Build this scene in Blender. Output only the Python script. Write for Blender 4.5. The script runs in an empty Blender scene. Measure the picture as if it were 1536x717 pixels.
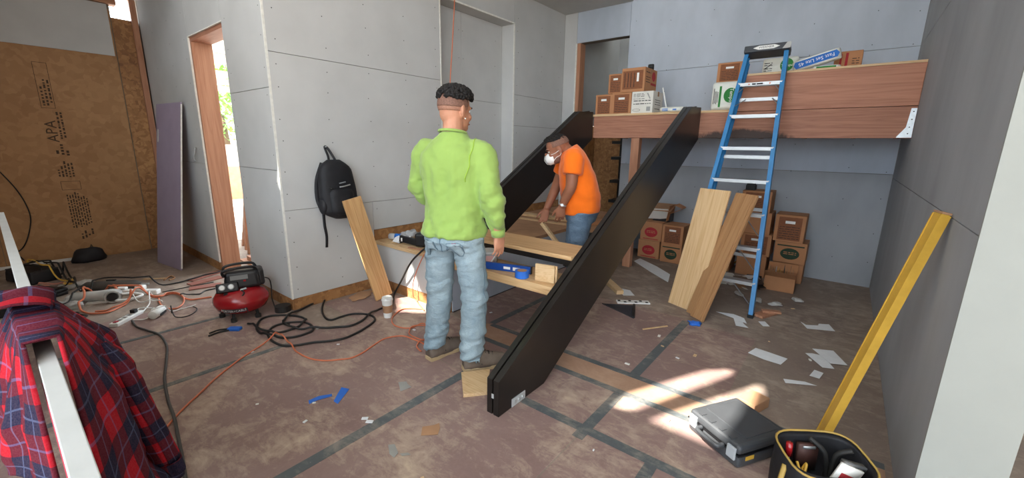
import bpy, bmesh, math, random
from mathutils import Vector, Matrix, noise
from mathutils.geometry import tessellate_polygon
random.seed(7)
sc = bpy.context.scene
COL = sc.collection
PI = math.pi

# ------------------------------------------------------------------ camera
CAMH = 1.41
PITCH, YAW, ROLL, FPX = math.radians(12.643), math.radians(38.448), math.radians(.876), 624.27
_Fh = Vector((-math.sin(YAW), math.cos(YAW), 0)); _R0 = Vector((math.cos(YAW), math.sin(YAW), 0)); _Z = Vector((0, 0, 1))
_F = _Fh*math.cos(PITCH) - _Z*math.sin(PITCH); _U0 = _Fh*math.sin(PITCH) + _Z*math.cos(PITCH)
_R = _R0*math.cos(ROLL) + _U0*math.sin(ROLL); _U = -_R0*math.sin(ROLL) + _U0*math.cos(ROLL)
cam_d = bpy.data.cameras.new('camera'); cam = bpy.data.objects.new('camera', cam_d); COL.objects.link(cam)
cam_d.sensor_width = 36; cam_d.lens = 36*FPX/1536; cam_d.clip_start = .02; cam_d.clip_end = 300
cam.matrix_world = Matrix(((_R.x, _U.x, -_F.x, 0), (_R.y, _U.y, -_F.y, 0), (_R.z, _U.z, -_F.z, CAMH), (0, 0, 0, 1)))
sc.camera = cam

# ------------------------------------------------------------------ world, sun, exposure
w = bpy.data.worlds.new('sky'); sc.world = w; w.use_nodes = True
bg = w.node_tree.nodes['Background']; bg.inputs[0].default_value = (.79, .895, 1.0, 1); bg.inputs[1].default_value = 5.0
SUN_EL, SUN_AZ = math.radians(50), math.radians(27)
sdir = Vector((math.cos(SUN_EL)*math.sin(SUN_AZ), math.cos(SUN_EL)*math.cos(SUN_AZ), -math.sin(SUN_EL)))
sl = bpy.data.lights.new('sun', 'SUN'); sl.energy = 18; sl.angle = math.radians(.53); sl.color = (1, .95, .86)
so = bpy.data.objects.new('sun', sl); COL.objects.link(so); so.rotation_euler = sdir.to_track_quat('-Z', 'Y').to_euler(); so.location = (-4, -6, 9)
sc.view_settings.view_transform = 'Standard'; sc.view_settings.look = 'None'; sc.view_settings.gamma = 1
sc.view_settings.use_curve_mapping = False; sc.view_settings.exposure = .58
sc.cycles.max_bounces = 10; sc.cycles.diffuse_bounces = 6

# ------------------------------------------------------------------ measuring helpers: sight line through a frame point, met with a real plane
def ray(x, y): return _F + (x-768)/FPX*_R + (358.5-y)/FPX*_U
def G(x, y, z=0.0):
    r = ray(x, y); t = (z-CAMH)/r.z; return Vector((r.x*t, r.y*t, z))
def onX(x, y, X):
    r = ray(x, y); t = X/r.x; return Vector((X, r.y*t, CAMH+r.z*t))
def onY(x, y, Y):
    r = ray(x, y); t = Y/r.y; return Vector((r.x*t, Y, CAMH+r.z*t))

# ------------------------------------------------------------------ mesh helpers
def V(*a): return Vector(a)
class MB:
    def __init__(s): s.v = []; s.f = []; s.uv = None
    def add(s, vs, fs):
        o = len(s.v); s.v += [Vector(v) for v in vs]; s.f += [[i+o for i in f] for f in fs]; return s
    def obox(s, c, size, M=None, taper=1.0):
        hx, hy, hz = size[0]/2, size[1]/2, size[2]/2
        vs = [V(x*hx*(taper if z > 0 else 1), y*hy*(taper if z > 0 else 1), z*hz) for z in (-1, 1) for x, y in ((-1, -1), (1, -1), (1, 1), (-1, 1))]
        if M is not None: vs = [M @ v for v in vs]
        c = V(*c); return s.add([v+c for v in vs], [(3, 2, 1, 0), (4, 5, 6, 7), (0, 1, 5, 4), (1, 2, 6, 5), (2, 3, 7, 6), (3, 0, 4, 7)])
    def box(s, x0, x1, y0, y1, z0, z1):
        return s.obox(((x0+x1)/2, (y0+y1)/2, (z0+z1)/2), (abs(x1-x0), abs(y1-y0), abs(z1-z0)))
    def loft(s, rings, closed=False, caps=True):
        n = len(rings[0]); o = len(s.v); m = len(rings)
        for r in rings: s.v += [Vector(p) for p in r]
        for i in range(m if closed else m-1):
            a = o+i*n; b = o+((i+1) % m)*n
            for j in range(n): s.f.append([a+j, a+(j+1) % n, b+(j+1) % n, b+j])
        if caps and not closed:
            s.f.append([o+j for j in reversed(range(n))]); s.f.append([o+(m-1)*n+j for j in range(n)])
        return s
    def tube(s, pts, r, n=8, closed=False, flat=1.0):
        pts = [Vector(p) for p in pts]; m = len(pts); rings = []
        rr = r if isinstance(r, (list, tuple)) else [r]*m
        up = None
        for i in range(m):
            if closed: t = pts[(i+1) % m]-pts[i-1]
            else: t = pts[min(i+1, m-1)]-pts[max(i-1, 0)]
            t = t.normalized() if t.length > 1e-9 else V(0, 0, 1)
            if up is None:
                up = V(0, 0, 1) if abs(t.z) < .9 else V(1, 0, 0)
            up = (up - t*up.dot(t))
            if up.length < 1e-6: up = t.orthogonal()
            up.normalize(); sd = t.cross(up)
            rings.append([pts[i]+sd*math.cos(2*PI*k/n)*rr[i]+up*math.sin(2*PI*k/n)*rr[i]*flat for k in range(n)])
        return s.loft(rings, closed)
    def ell(s, c, r, nu=16, nv=10, M=None):
        c = V(*c); rings = []
        for j in range(1, nv):
            a = PI*j/nv-PI/2
            ring = [V(r[0]*math.cos(a)*math.cos(2*PI*k/nu), r[1]*math.cos(a)*math.sin(2*PI*k/nu), r[2]*math.sin(a)) for k in range(nu)]
            rings.append([(M @ p if M is not None else p)+c for p in ring])
        return s.loft(rings)
    def lathe(s, prof, n=24, c=(0, 0, 0), M=None):
        c = V(*c); rings = []
        for r, z in prof:
            ring = [V(max(r, 1e-4)*math.cos(2*PI*k/n), max(r, 1e-4)*math.sin(2*PI*k/n), z) for k in range(n)]
            rings.append([(M @ p if M is not None else p)+c for p in ring])
        return s.loft(rings)
    def prism(s, poly, h, M=None, off=(0, 0, 0)):
        off = V(*off)
        a = [V(p[0], p[1], 0) for p in poly]; b = [V(p[0], p[1], h) for p in poly]
        if M is not None: a = [M @ p for p in a]; b = [M @ p for p in b]
        return s.loft([[p+off for p in a], [p+off for p in b]])
    def mesh(s, name, shift=None):
        me = bpy.data.meshes.new(name); sh = shift or V(0, 0, 0)
        me.from_pydata([v-sh for v in s.v], [], s.f)
        bm = bmesh.new(); bm.from_mesh(me); bmesh.ops.recalc_face_normals(bm, faces=bm.faces); bm.to_mesh(me); bm.free()
        return me
def spline(pts, k=6, closed=False):
    pts = [Vector(p) for p in pts]; out = []; n = len(pts)
    for i in range(n if closed else n-1):
        if closed: p0, p1, p2, p3 = pts[i-1], pts[i], pts[(i+1) % n], pts[(i+2) % n]
        else: p0, p1, p2, p3 = pts[max(i-1, 0)], pts[i], pts[i+1], pts[min(i+2, n-1)]
        for j in range(k):
            t = j/k
            out.append(.5*((2*p1)+(p2-p0)*t+(2*p0-5*p1+4*p2-p3)*t*t+(3*p1-p0-3*p2+p3)*t**3))
    if not closed: out.append(pts[-1])
    return out
def frame(x, z):
    x = Vector(x).normalized(); z = Vector(z); z = (z-x*z.dot(x)).normalized(); y = z.cross(x)
    return Matrix((x, y, z)).transposed()
def rotz(a): return Matrix.Rotation(a, 3, 'Z')
def wpos(o):
    p = Vector(o.location)
    return p
def tag(o, label=None, cat=None, group=None, kind=None):
    if label: o['label'] = label
    if cat: o['category'] = cat
    if group: o['group'] = group
    if kind: o['kind'] = kind
    return o
def put(name, me, mat, parent=None, smooth=False, bevel=0, seg=2):
    o = bpy.data.objects.new(name, me); COL.objects.link(o)
    if mat and not me.materials: me.materials.append(mat)
    if parent: o.parent = parent
    if smooth:
        me.polygons.foreach_set('use_smooth', [True]*len(me.polygons))
    if bevel:
        b = o.modifiers.new('bevel', 'BEVEL'); b.width = bevel; b.segments = seg; b.limit_method = 'ANGLE'
        b.harden_normals = False
    return o
def root_of(o):
    p = V(0, 0, 0)
    while o is not None: p += Vector(o.location); o = o.parent
    return p
def part(name, mb, mat, parent=None, world=True, smooth=False, bevel=0, seg=2):
    """a mesh under parent; mesh data given in world space (parents are unrotated) or in the parent's own space"""
    sh = root_of(parent) if (parent is not None and world) else None
    return put(name, mb.mesh(name, sh), mat, parent, smooth, bevel, seg)
def solo(name, mb, mat, label, cat, group=None, smooth=False, bevel=0, origin=None):
    """a thing that is one mesh, its origin at its base"""
    if origin is None:
        n = len(mb.v); origin = V(sum(v.x for v in mb.v)/n, sum(v.y for v in mb.v)/n, min(v.z for v in mb.v))
    o = put(name, mb.mesh(name, Vector(origin)), mat, None, smooth, bevel); o.location = origin
    return tag(o, label, cat, group)
def thing(name, label, cat, loc=(0, 0, 0), rz=0, group=None, M=None):
    o = bpy.data.objects.new(name, None); COL.objects.link(o); o.empty_display_size = .1
    o.location = loc
    if M is not None: o.rotation_euler = M.to_euler()
    elif rz: o.rotation_euler = (0, 0, rz)
    return tag(o, label, cat, group)
def struct(name, mb, mat, bevel=0):
    return tag(put(name, mb.mesh(name), mat, None, False, bevel), kind='structure')
def text(name, body, size, pos, M, mat, parent, world=True, bend=None, depth=.0006, align='CENTER', sx=1.0):
    """flat lettering: M columns = reading direction, up, outward"""
    cu = bpy.data.curves.new(name, 'FONT'); cu.body = body; cu.size = size; cu.align_x = align; cu.align_y = 'CENTER'; cu.resolution_u = 2
    to = bpy.data.objects.new(name, cu); COL.objects.link(to)
    dg = bpy.context.evaluated_depsgraph_get(); dg.update()
    me = bpy.data.meshes.new_from_object(to.evaluated_get(dg)); bpy.data.objects.remove(to); bpy.data.curves.remove(cu)
    sh = root_of(parent) if world else V(0, 0, 0)
    for v in me.vertices:
        c = v.co.copy(); c.x *= sx; c.z += depth
        if bend:
            a = c.x/bend; c = V(bend*math.sin(a), c.y, bend*math.cos(a)-bend+c.z)
        v.co = M @ c + Vector(pos) - sh
    me.materials.clear(); me.materials.append(mat)
    return put(name, me, mat, parent)
def remesh(mb, vox, smooth_it=6, fac=.5, name='tmp'):
    me = mb.mesh(name); o = bpy.data.objects.new(name, me); COL.objects.link(o)
    m = o.modifiers.new('r', 'REMESH'); m.mode = 'VOXEL'; m.voxel_size = vox; m.use_smooth_shade = True
    s = o.modifiers.new('s', 'SMOOTH'); s.iterations = smooth_it; s.factor = fac
    dg = bpy.context.evaluated_depsgraph_get(); dg.update()
    out = bpy.data.meshes.new_from_object(o.evaluated_get(dg)); bpy.data.objects.remove(o)
    out.polygons.foreach_set('use_smooth', [True]*len(out.polygons))
    return out
def wrinkle(me, fn):
    me.update()
    ns = [v.normal.copy() for v in me.vertices]
    for v, n in zip(me.vertices, ns): v.co += n*fn(v.co)
    me.update()

# ------------------------------------------------------------------ materials
def lin(c):
    return tuple((x/255/12.92 if x/255 <= .04045 else ((x/255+.055)/1.055)**2.4) for x in c)+(1,)
def nmat(name):
    m = bpy.data.materials.new(name); m.use_nodes = True; nt = m.node_tree; return m, nt, nt.nodes['Principled BSDF']
def _coord(nt, scale=(1, 1, 1), rot=(0, 0, 0), kind='Object'):
    tc = nt.nodes.new('ShaderNodeTexCoord'); mp = nt.nodes.new('ShaderNodeMapping')
    mp.inputs['Scale'].default_value = scale; mp.inputs['Rotation'].default_value = rot
    nt.links.new(tc.outputs[kind], mp.inputs[0]); return mp.outputs[0]
def _noise(nt, vec, scale, detail=4, rough=.55, dist=0):
    n = nt.nodes.new('ShaderNodeTexNoise'); n.inputs['Scale'].default_value = scale; n.inputs['Detail'].default_value = detail
    n.inputs['Roughness'].default_value = rough; n.inputs['Distortion'].default_value = dist
    nt.links.new(vec, n.inputs['Vector']); return n.outputs['Fac']
def _ramp(nt, fac, stops):
    r = nt.nodes.new('ShaderNodeValToRGB'); e = r.color_ramp.elements
    e[0].position, e[0].color = stops[0]; e[1].position, e[1].color = stops[-1]
    for p, c in stops[1:-1]:
        x = e.new(p); x.color = c
    nt.links.new(fac, r.inputs[0]); return r.outputs[0]
def _mix(nt, fac, a, b, mode='MIX'):
    m = nt.nodes.new('ShaderNodeMix'); m.data_type = 'RGBA'; m.blend_type = mode
    for s, x in ((m.inputs[0], fac), (m.inputs[6], a), (m.inputs[7], b)):
        if hasattr(x, 'is_linked') or hasattr(x, 'links'): nt.links.new(x, s)
        else: s.default_value = x
    return m.outputs[2]
def _bump(nt, b, h, strength, dist=.01):
    n = nt.nodes.new('ShaderNodeBump'); n.inputs['Strength'].default_value = strength; n.inputs['Distance'].default_value = dist
    nt.links.new(h, n.inputs['Height']); nt.links.new(n.outputs[0], b.inputs['Normal'])
def _math(nt, op, a, b=None):
    m = nt.nodes.new('ShaderNodeMath'); m.operation = op
    for s, x in zip(m.inputs, (a, b)):
        if x is None: continue
        if isinstance(x, (int, float)): s.default_value = x
        else: nt.links.new(x, s)
    return m.outputs[0]
def plain(name, c, rough=.6, metal=0, var=.12, scale=8, bump=0, spec=.4, bscale=60, stretch=(1, 1, 1)):
    m, nt, b = nmat(name); c = lin(c); vec = _coord(nt, stretch); n = _noise(nt, vec, scale, 5)
    lo = tuple(x*(1-var) for x in c[:3])+(1,); hi = tuple(min(1, x*(1+var)) for x in c[:3])+(1,)
    nt.links.new(_ramp(nt, n, [(.3, lo), (.7, hi)]), b.inputs['Base Color'])
    b.inputs['Roughness'].default_value = rough; b.inputs['Metallic'].default_value = metal; b.inputs['Specular IOR Level'].default_value = spec
    if bump: _bump(nt, b, _noise(nt, vec, bscale, 3), bump)
    return m
def wood(name, light, dark, axis=0, scale=1.0, rough=.6, knots=False, figure=1.0):
    m, nt, b = nmat(name); st = [9*scale]*3; st[axis] = .55*scale
    vec = _coord(nt, tuple(st)); n1 = _noise(nt, vec, 2.2, 3, .5, 1.2)
    st2 = [90*scale]*3; st2[axis] = 2.5*scale
    n2 = _noise(nt, _coord(nt, tuple(st2)), 1.5, 3)
    band = _math(nt, 'FRACT', _math(nt, 'MULTIPLY', n1, 7.0*figure))
    tri = _math(nt, 'ABSOLUTE', _math(nt, 'SUBTRACT', band, .5))
    f = _math(nt, 'ADD', _math(nt, 'MULTIPLY', tri, .9), _math(nt, 'MULTIPLY', n2, .55))
    L, D = lin(light), lin(dark)
    mid = tuple((a*.6+c*.4) for a, c in zip(L, D))
    col = _ramp(nt, f, [(.18, D), (.42, mid), (.75, L)])
    if knots:
        v = nt.nodes.new('ShaderNodeTexVoronoi'); v.inputs['Scale'].default_value = 2.2*scale
        ks = [1.6]*3; ks[axis] = .6; nt.links.new(_coord(nt, tuple(ks)), v.inputs['Vector'])
        k = _ramp(nt, v.outputs['Distance'], [(.02, (1, 1, 1, 1)), (.06, (0, 0, 0, 1))])
        col = _mix(nt, k, col, tuple(x*.35 for x in D[:3])+(1,))
    nt.links.new(col, b.inputs['Base Color']); b.inputs['Roughness'].default_value = rough
    _bump(nt, b, n2, .12); return m
def osb(name, a, c, d, scale=1.0):
    m, nt, b = nmat(name); vec = _coord(nt, (1, 1, 1)); ds = nt.nodes.new('ShaderNodeTexNoise'); ds.inputs['Scale'].default_value = 9*scale
    nt.links.new(vec, ds.inputs['Vector'])
    ad = nt.nodes.new('ShaderNodeVectorMath'); ad.operation = 'MULTIPLY_ADD'; ad.inputs[1].default_value = (.12, .12, .12)
    nt.links.new(ds.outputs['Color'], ad.inputs[0]); nt.links.new(vec, ad.inputs[2])
    v = nt.nodes.new('ShaderNodeTexVoronoi'); v.inputs['Scale'].default_value = 17*scale; nt.links.new(ad.outputs[0], v.inputs['Vector'])
    sep = nt.nodes.new('ShaderNodeSeparateColor'); nt.links.new(v.outputs['Color'], sep.inputs[0])
    n2 = _noise(nt, vec, 1.6, 5, .6)
    f = _math(nt, 'ADD', _math(nt, 'MULTIPLY', sep.outputs[0], .38), _math(nt, 'MULTIPLY', n2, .62))
    nt.links.new(_ramp(nt, f, [(.2, lin(d)), (.5, lin(a)), (.85, lin(c))]), b.inputs['Base Color'])
    b.inputs['Roughness'].default_value = .65; _bump(nt, b, sep.outputs[1], .15, .004); return m

M_dry = plain('drywall_face', (193, 193, 191), .85, var=.05, scale=3, spec=.2)
M_dry3 = plain('shaded_drywall', (158, 161, 165), .8, var=.13, scale=2.2, spec=.25, stretch=(1, 1, .45))  # darker copy of the skimmed drywall, shade put into its colour
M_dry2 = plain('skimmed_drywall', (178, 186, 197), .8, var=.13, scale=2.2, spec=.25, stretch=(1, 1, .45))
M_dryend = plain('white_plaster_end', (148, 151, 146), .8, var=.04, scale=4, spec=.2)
M_core = plain('wall_core', (120, 112, 100), .9)
M_bead = plain('gypsum_edge', (226, 224, 216), .9, var=.1, scale=30)
M_fir = wood('fir_lumber', (182, 128, 102), (158, 104, 80), 0, .8, .65, knots=True, figure=.5)
M_firz = wood('fir_lumber_upright', (184, 134, 104), (162, 110, 82), 2, .8, .65, figure=.4)
M_firy = wood('fir_lumber_crosswise', (184, 134, 104), (162, 110, 82), 1, .8, .65, figure=.4)
M_pine = wood('pine_board', (212, 182, 140), (190, 152, 106), 0, 1.0, .55, figure=.9)
M_oak = wood('oak_tread', (214, 178, 132), (184, 140, 92), 0, 1.3, .5, knots=True, figure=.5)
M_oakz = wood('oak_plank', (206, 166, 116), (172, 126, 78), 2, .9, .5, knots=True, figure=.45)
M_plyz = wood('rotary_plywood', (222, 188, 142), (202, 160, 110), 2, .42, .6, figure=1.3)
M_trimz = wood('pine_trim', (176, 134, 92), (158, 114, 74), 2, 1.2, .5, figure=.4)
M_osb = osb('osb_board', (164, 122, 80), (176, 134, 92), (150, 108, 68))
M_osb2 = osb('osb_raw_edge', (158, 112, 68), (186, 140, 90), (124, 84, 50), 1.6)
M_ink = plain('stamp_ink', (70, 52, 38), .8, var=.4, scale=60)
M_black = plain('satin_black_steel', (27, 24, 22), .34, var=.25, scale=3, spec=.45)
M_blk = plain('black_plastic', (22, 22, 24), .42, var=.15, spec=.5)
M_rub = plain('black_rubber', (34, 33, 32), .6, var=.2, scale=20)
M_alu = plain('aluminium', (176, 178, 178), .38, .55, var=.06, scale=20)
M_zinc = plain('galvanised_steel', (212, 218, 220), .35, .5, var=.08, scale=40)
M_white = plain('white_plastic', (226, 226, 222), .4, var=.05)
M_paper = plain('white_paper', (222, 224, 226), .85, var=.05, scale=20)
M_blue = plain('blue_fiberglass', (38, 122, 178), .42, var=.1, scale=10, spec=.45)
M_bluetape = plain('blue_masking_tape', (42, 104, 196), .6, var=.1)
M_bluelvl = plain('blue_level_metal', (28, 74, 156), .35, var=.08)
M_yel = plain('yellow_painted_metal', (206, 162, 62), .42, var=.1, scale=14)
M_orange = plain('orange_hose', (202, 114, 80), .5, var=.08)
M_red = plain('red_enamel', (150, 24, 30), .22, var=.05, spec=.6)
M_card = plain('cardboard', (178, 126, 88), .85, var=.08, scale=6)
M_cardp = plain('brown_printed_cardboard', (132, 84, 56), .85, var=.16, scale=26, stretch=(1, 1, 5))
M_cardw = plain('white_cardboard', (214, 212, 204), .85, var=.06)
M_inkr = plain('red_print', (168, 44, 52), .8, var=.15)
M_inkg = plain('green_print', (52, 128, 62), .8, var=.12)
M_inkk = plain('black_print', (40, 40, 42), .8)
M_inkw = plain('white_print', (236, 236, 232), .7, var=.03)
M_inkb = plain('blue_print', (30, 104, 190), .6, var=.06)
M_dkgreen = plain('dark_green_print', (40, 60, 44), .8)
M_pinkp = plain('purple_drywall_face', (152, 138, 156), .85, var=.06, scale=5)
M_tape = None
M_kraft = plain('kraft_paper', (168, 128, 96), .9, var=.12, scale=8)
M_clear = None

# floor: bare dusty subfloor, and reddish builder's paper scuffed with dust
def floor_mat(name, base, dust, dark, amt):
    m, nt, b = nmat(name); vec = _coord(nt)
    big = _noise(nt, vec, 1.3, 8, .65, .4); mid = _noise(nt, vec, 6.5, 12, .74, .55); fine = _noise(nt, vec, 46, 6, .7, .3)
    scuff = _noise(nt, _coord(nt, (2.0, 5.0, 1), (0, 0, .75)), 3.4, 12, .76, .7)
    dens = _noise(nt, vec, 1.7, 4, .6, .3)
    c = _ramp(nt, _math(nt, 'ADD', _math(nt, 'MULTIPLY', big, .75), _math(nt, 'MULTIPLY', fine, .25)), [(.34, lin(dark)), (.66, lin(base))])
    f = _math(nt, 'ADD', _math(nt, 'ADD', _math(nt, 'MULTIPLY', mid, .40), _math(nt, 'MULTIPLY', scuff, .34)), _math(nt, 'MULTIPLY', dens, .36))
    k = _ramp(nt, f, [(.535, (0, 0, 0, 1)), (.70, (amt, amt, amt, 1))])
    c = _mix(nt, k, c, lin(dust))
    sp = _ramp(nt, fine, [(.67, (0, 0, 0, 1)), (.74, (.5, .5, .5, 1))])
    c = _mix(nt, sp, c, lin(tuple(min(255, x+26) for x in dust)))
    nt.links.new(c, b.inputs['Base Color']); b.inputs['Roughness'].default_value = .62; b.inputs['Specular IOR Level'].default_value = .35
    _bump(nt, b, mid, .18, .01); return m
M_floor = floor_mat('dusty_subfloor', (146, 130, 117), (184, 168, 150), (120, 104, 96), .85)
M_fpaper = floor_mat('red_builders_paper', (148, 124, 117), (196, 176, 154), (126, 101, 96), .9)
M_tape = floor_mat('dusty_floor_tape', (92, 98, 100), (158, 148, 136), (74, 79, 81), .85)
M_ftan = floor_mat('tan_builders_paper', (172, 138, 114), (192, 164, 140), (152, 118, 98), .6)

# ================================================================== THE SETTING
XP, YE, YB, XR, XO = -3.54, 1.46, 5.63, .357, -7.05      # partition face, end wall face, back wall face, right wall face, OSB wall face
# floor ------------------------------------------------------------
floor = struct('floor', MB().box(-7.4, 4.2, -7.2, 7.6, -.12, 0), M_floor)
def sheet(x0, x1, y0, y1, mat): part('paper_sheet', MB().box(x0, x1, y0, y1, 0, .0012), mat, floor)
for x0, x1 in ((-2.945, -1.705), (-1.695, -.865), (-.855, .3)): sheet(x0, x1, -2.2, 1.695, M_fpaper)
sheet(-4.4, -2.955, -2.2, 1.44, M_fpaper); sheet(-3.5, -2.075, 1.70, 2.26, M_fpaper)
sheet(-2.065, -.865, 1.705, 2.125, M_fpaper); sheet(-.855, .3, 1.705, 2.125, M_fpaper)
sheet(-2.1, .33, 2.135, 2.345, M_ftan)
sheet(-2.5, -2.075, 2.355, 4.2, M_fpaper); sheet(-2.065, -.865, 2.355, 3.5, M_fpaper); sheet(-.855, -.36, 2.355, 3.45, M_fpaper)
def ftape(x0, x1, y0, y1): part('floor_tape', MB().box(x0, x1, y0, y1, .0012, .0022 if y1-y0 < .1 else .0029), M_tape, floor)
for x0, x1, y0, y1 in ((-1.735, -1.672, -.3, 1.70), (-1.25, .33, 1.672, 1.73), (-.885, -.827, 1.62, 2.1), (-2.06, .33, 2.105, 2.152), (-2.06, .33, 2.325, 2.372),
                       (-.9, -.838, 2.372, 3.45), (-2.10, -2.045, 2.37, 3.3), (-3.87, -3.83, .1, 1.2), (-2.97, -2.925, -.2, 1.15), (-.53, -.475, .6, 1.672)):
    ftape(x0, x1, y0, y1)

# panels of a wall: every sheet its own board, 4 mm joints
def panel_x(parent, X, y0, y1, z0, z1, mat=M_dry, t=.013, sgn=1, name='drywall_panel'):   # face at X, body away from the room
    g = .0022; return part(name, MB().box(X-sgn*t, X, y0+g, y1-g, z0+g, z1-g), mat, parent)
def panel_y(parent, Y, x0, x1, z0, z1, mat=M_dry, t=.013, name='drywall_panel'):
    g = .0022; return part(name, MB().box(x0+g, x1-g, Y, Y+t, z0+g, z1-g), mat, parent)
def screws(parent, pts, nrm):
    mb = MB(); n = Vector(nrm); M = frame(n.orthogonal(), n)
    for p in pts: mb.lathe([(.0045, -.001), (.0045, .0006)], 6, p, M)
    return tag(part('screw_heads', mb, M_rub, parent), kind='stuff')

# partition with the recess, face X = -3.54 --------------------------------
OY0, OY1, OZ = 3.205, 4.44, 2.90
mb = MB().box(-3.86, XP-.0135, YE+.1, OY0-.014, 0, 3.3).box(-3.86, XP-.0135, OY1+.014, YB+.1, 0, 3.3).box(-3.86, XP-.0135, OY0-.014, OY1+.014, OZ+.014, 3.3).box(-3.86, -3.755, OY0, OY1, 0, OZ)
wp = struct('wall_partition', mb, M_core)
for z0, z1 in ((.10, .861), (.861, 2.079), (2.079, 3.27)):
    if z0 < .2:
        panel_x(wp, XP, YE, 2.285, z0, z1); panel_x(wp, XP, 2.285, OY0, .585, z1)
    else: panel_x(wp, XP, YE, OY0, z0, z1)
for z0, z1 in ((.585, 1.67), (1.67, 2.06), (2.06, 3.27)): panel_x(wp, XP, OY1, YB, z0, z1)
panel_x(wp, XP, OY0, OY1, OZ, 3.27)
for z0, z1 in ((.48, 1.95), (1.95, OZ)):
    panel_x(wp, -3.74, OY0, 3.70, z0, z1); panel_x(wp, -3.74, 3.70, OY1, z0, z1)
part('drywall_panel', MB().box(-3.74, XP-.002, OY1, OY1+.013, .48, OZ), M_dry, wp)
part('drywall_panel', MB().box(-3.74, XP-.002, OY0-.013, OY0, .48, OZ), M_dry, wp)
part('drywall_panel', MB().box(-3.74, XP-.002, OY0, OY1, OZ, OZ+.013), M_dry, wp)
part('corner_bead', MB().box(XP-.006, XP+.003, OY1-.003, OY1+.016, .5, OZ+.012), M_bead, wp)
part('corner_bead', MB().box(XP-.006, XP+.003, OY0, OY1+.016, OZ-.002, OZ+.014), M_bead, wp)
part('corner_bead', MB().box(XP-.006, XP+.003, OY0-.014, OY0+.002, .6, OZ), M_bead, wp)
part('corner_bead', MB().box(XP-.014, XP+.002, YE-.002, YE+.012, .1, 3.1), M_bead, wp)
pts = []
for y in (1.52, 1.92, 2.32, 2.74, 3.14, 4.52, 5.05, 5.5):
    for z in [i*.2 for i in range(1, 16)]:
        if y > 2.3 and z < .62: continue
        pts.append((XP, y+random.uniform(-.015, .015), z+random.uniform(-.03, .03)))
for y in (3.3, 3.67, 3.73, 4.3):
    for z in [i*.3 for i in range(3, 10)]: pts.append((-3.74, y+random.uniform(-.01, .01), z))
screws(wp, pts, (1, 0, 0))
struct('baseboard_partition', MB().box(XP-.0135, XP-.004, YE+.0135, 2.285, 0, .10), M_osb2)
struct('baseboard_bench', MB().box(XP-.0135, XP-.005, 2.29, YB, .48, .582), M_osb2)

# end wall with the doorway, face Y = 1.46 ---------------------------------
DX0, DX1, DZ = -5.29, -4.36, 2.41
mb = MB().box(DX1, XP-.014, YE+.0135, YE+.17, 0, 3.3).box(XO-.1, DX0, YE+.0135, YE+.17, 0, 3.3).box(DX0, DX1, YE+.0135, YE+.17, DZ, 3.3)
we = struct('wall_end', mb, M_core)
for z0, z1 in ((.10, 1.187), (1.187, 1.82), (1.82, 3.05)): panel_y(we, YE, DX1, XP, z0, z1)
for z0, z1 in ((.10, 1.175), (1.175, 3.05)): panel_y(we, YE, -6.98, DX0, z0, z1)
panel_y(we, YE, DX0, DX1, DZ, 3.05)
part('corner_bead', MB().box(DX0-.004, DX0+.006, YE-.002, YE+.014, .1, DZ), M_bead, we)
part('corner_bead', MB().box(DX0, DX1, YE-.002, YE+.014, DZ-.006, DZ+.003), M_bead, we)
screws(we, [(x, YE, z+random.uniform(-.03, .03)) for x in (-3.6, -4.28, -5.4, -5.9, -6.5) for z in [i*.22 for i in range(1, 13)]], (0, -1, 0))
struct('baseboard_end', MB().box(DX1, XP-.014, YE+.004, YE+.0135, 0, .10).box(-6.98, DX0, YE+.004, YE+.0135, 0, .10), M_osb2)
d1 = struct('door_1', MB().box(DX0+.001, DX0+.042, YE+.014, YE+.19, 0, DZ-.045), M_firz)
part('door_jamb', MB().box(DX1-.04, DX1-.001, YE+.014, YE+.19, 0, DZ-.045), M_firz, d1)
part('door_head', MB().box(DX0+.001, DX1-.001, YE+.014, YE+.19, DZ-.043, DZ-.002), M_fir, d1)

# OSB wall on the far side -------------------------------------------------
wl = struct('wall_left', MB().box(XO-.14, XO-.02, -7.05, 1.22, 0, 3.0).box(XO-.14, XO-.02, -7.05, -2.3, 3.0, 5.6).box(XO-.14, XO-.045, 1.22, 1.47, 0, 2.80), M_core)
panel_x(wl, XO, -4.7, -2.31, 0, 2.9, M_osb, .018, name='osb_panel'); panel_x(wl, XO, -2.3, -.02, 0, 2.9, M_osb, .018, name='osb_panel'); panel_x(wl, XO, -.02, 1.21, 0, 2.9, M_osb, .018, name='osb_panel')
panel_x(wl, XO-.022, 1.214, 1.455, 0, 2.82, M_osb2, .018, name='osb_panel')
panel_x(wl, XO+.0135, -1.2, 1.195, 2.38, 2.95, M_dry, .0135)
part('top_plate', MB().box(XO-.1, XO+.03, -2.3, 1.28, 2.955, 3.04), M_firy, wl)
part('corner_stud', MB().box(XO-.02, XO+.022, 1.40, YE-.002, 0, 3.05), M_firz, wl)
struct('baseboard_left', MB().box(XO, XO+.012, -.35, .62, 0.002, .035), M_white)
def stamp(y, z, size, s):
    text('stamp_lettering', s, size, (XO+.0004, y, z), Matrix(((0, 0, 1), (0, -1, 0), (1, 0, 0))), M_ink, wl)
def stampbox(y0, y1, z0, z1):
    t = .004
    part('stamp_frame', MB().box(XO, XO+.0006, y0, y1, z0, z0+t).box(XO, XO+.0006, y0, y1, z1-t, z1).box(XO, XO+.0006, y0, y0+t, z0, z1).box(XO, XO+.0006, y1-t, y1, z0, z1), M_ink, wl)
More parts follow.
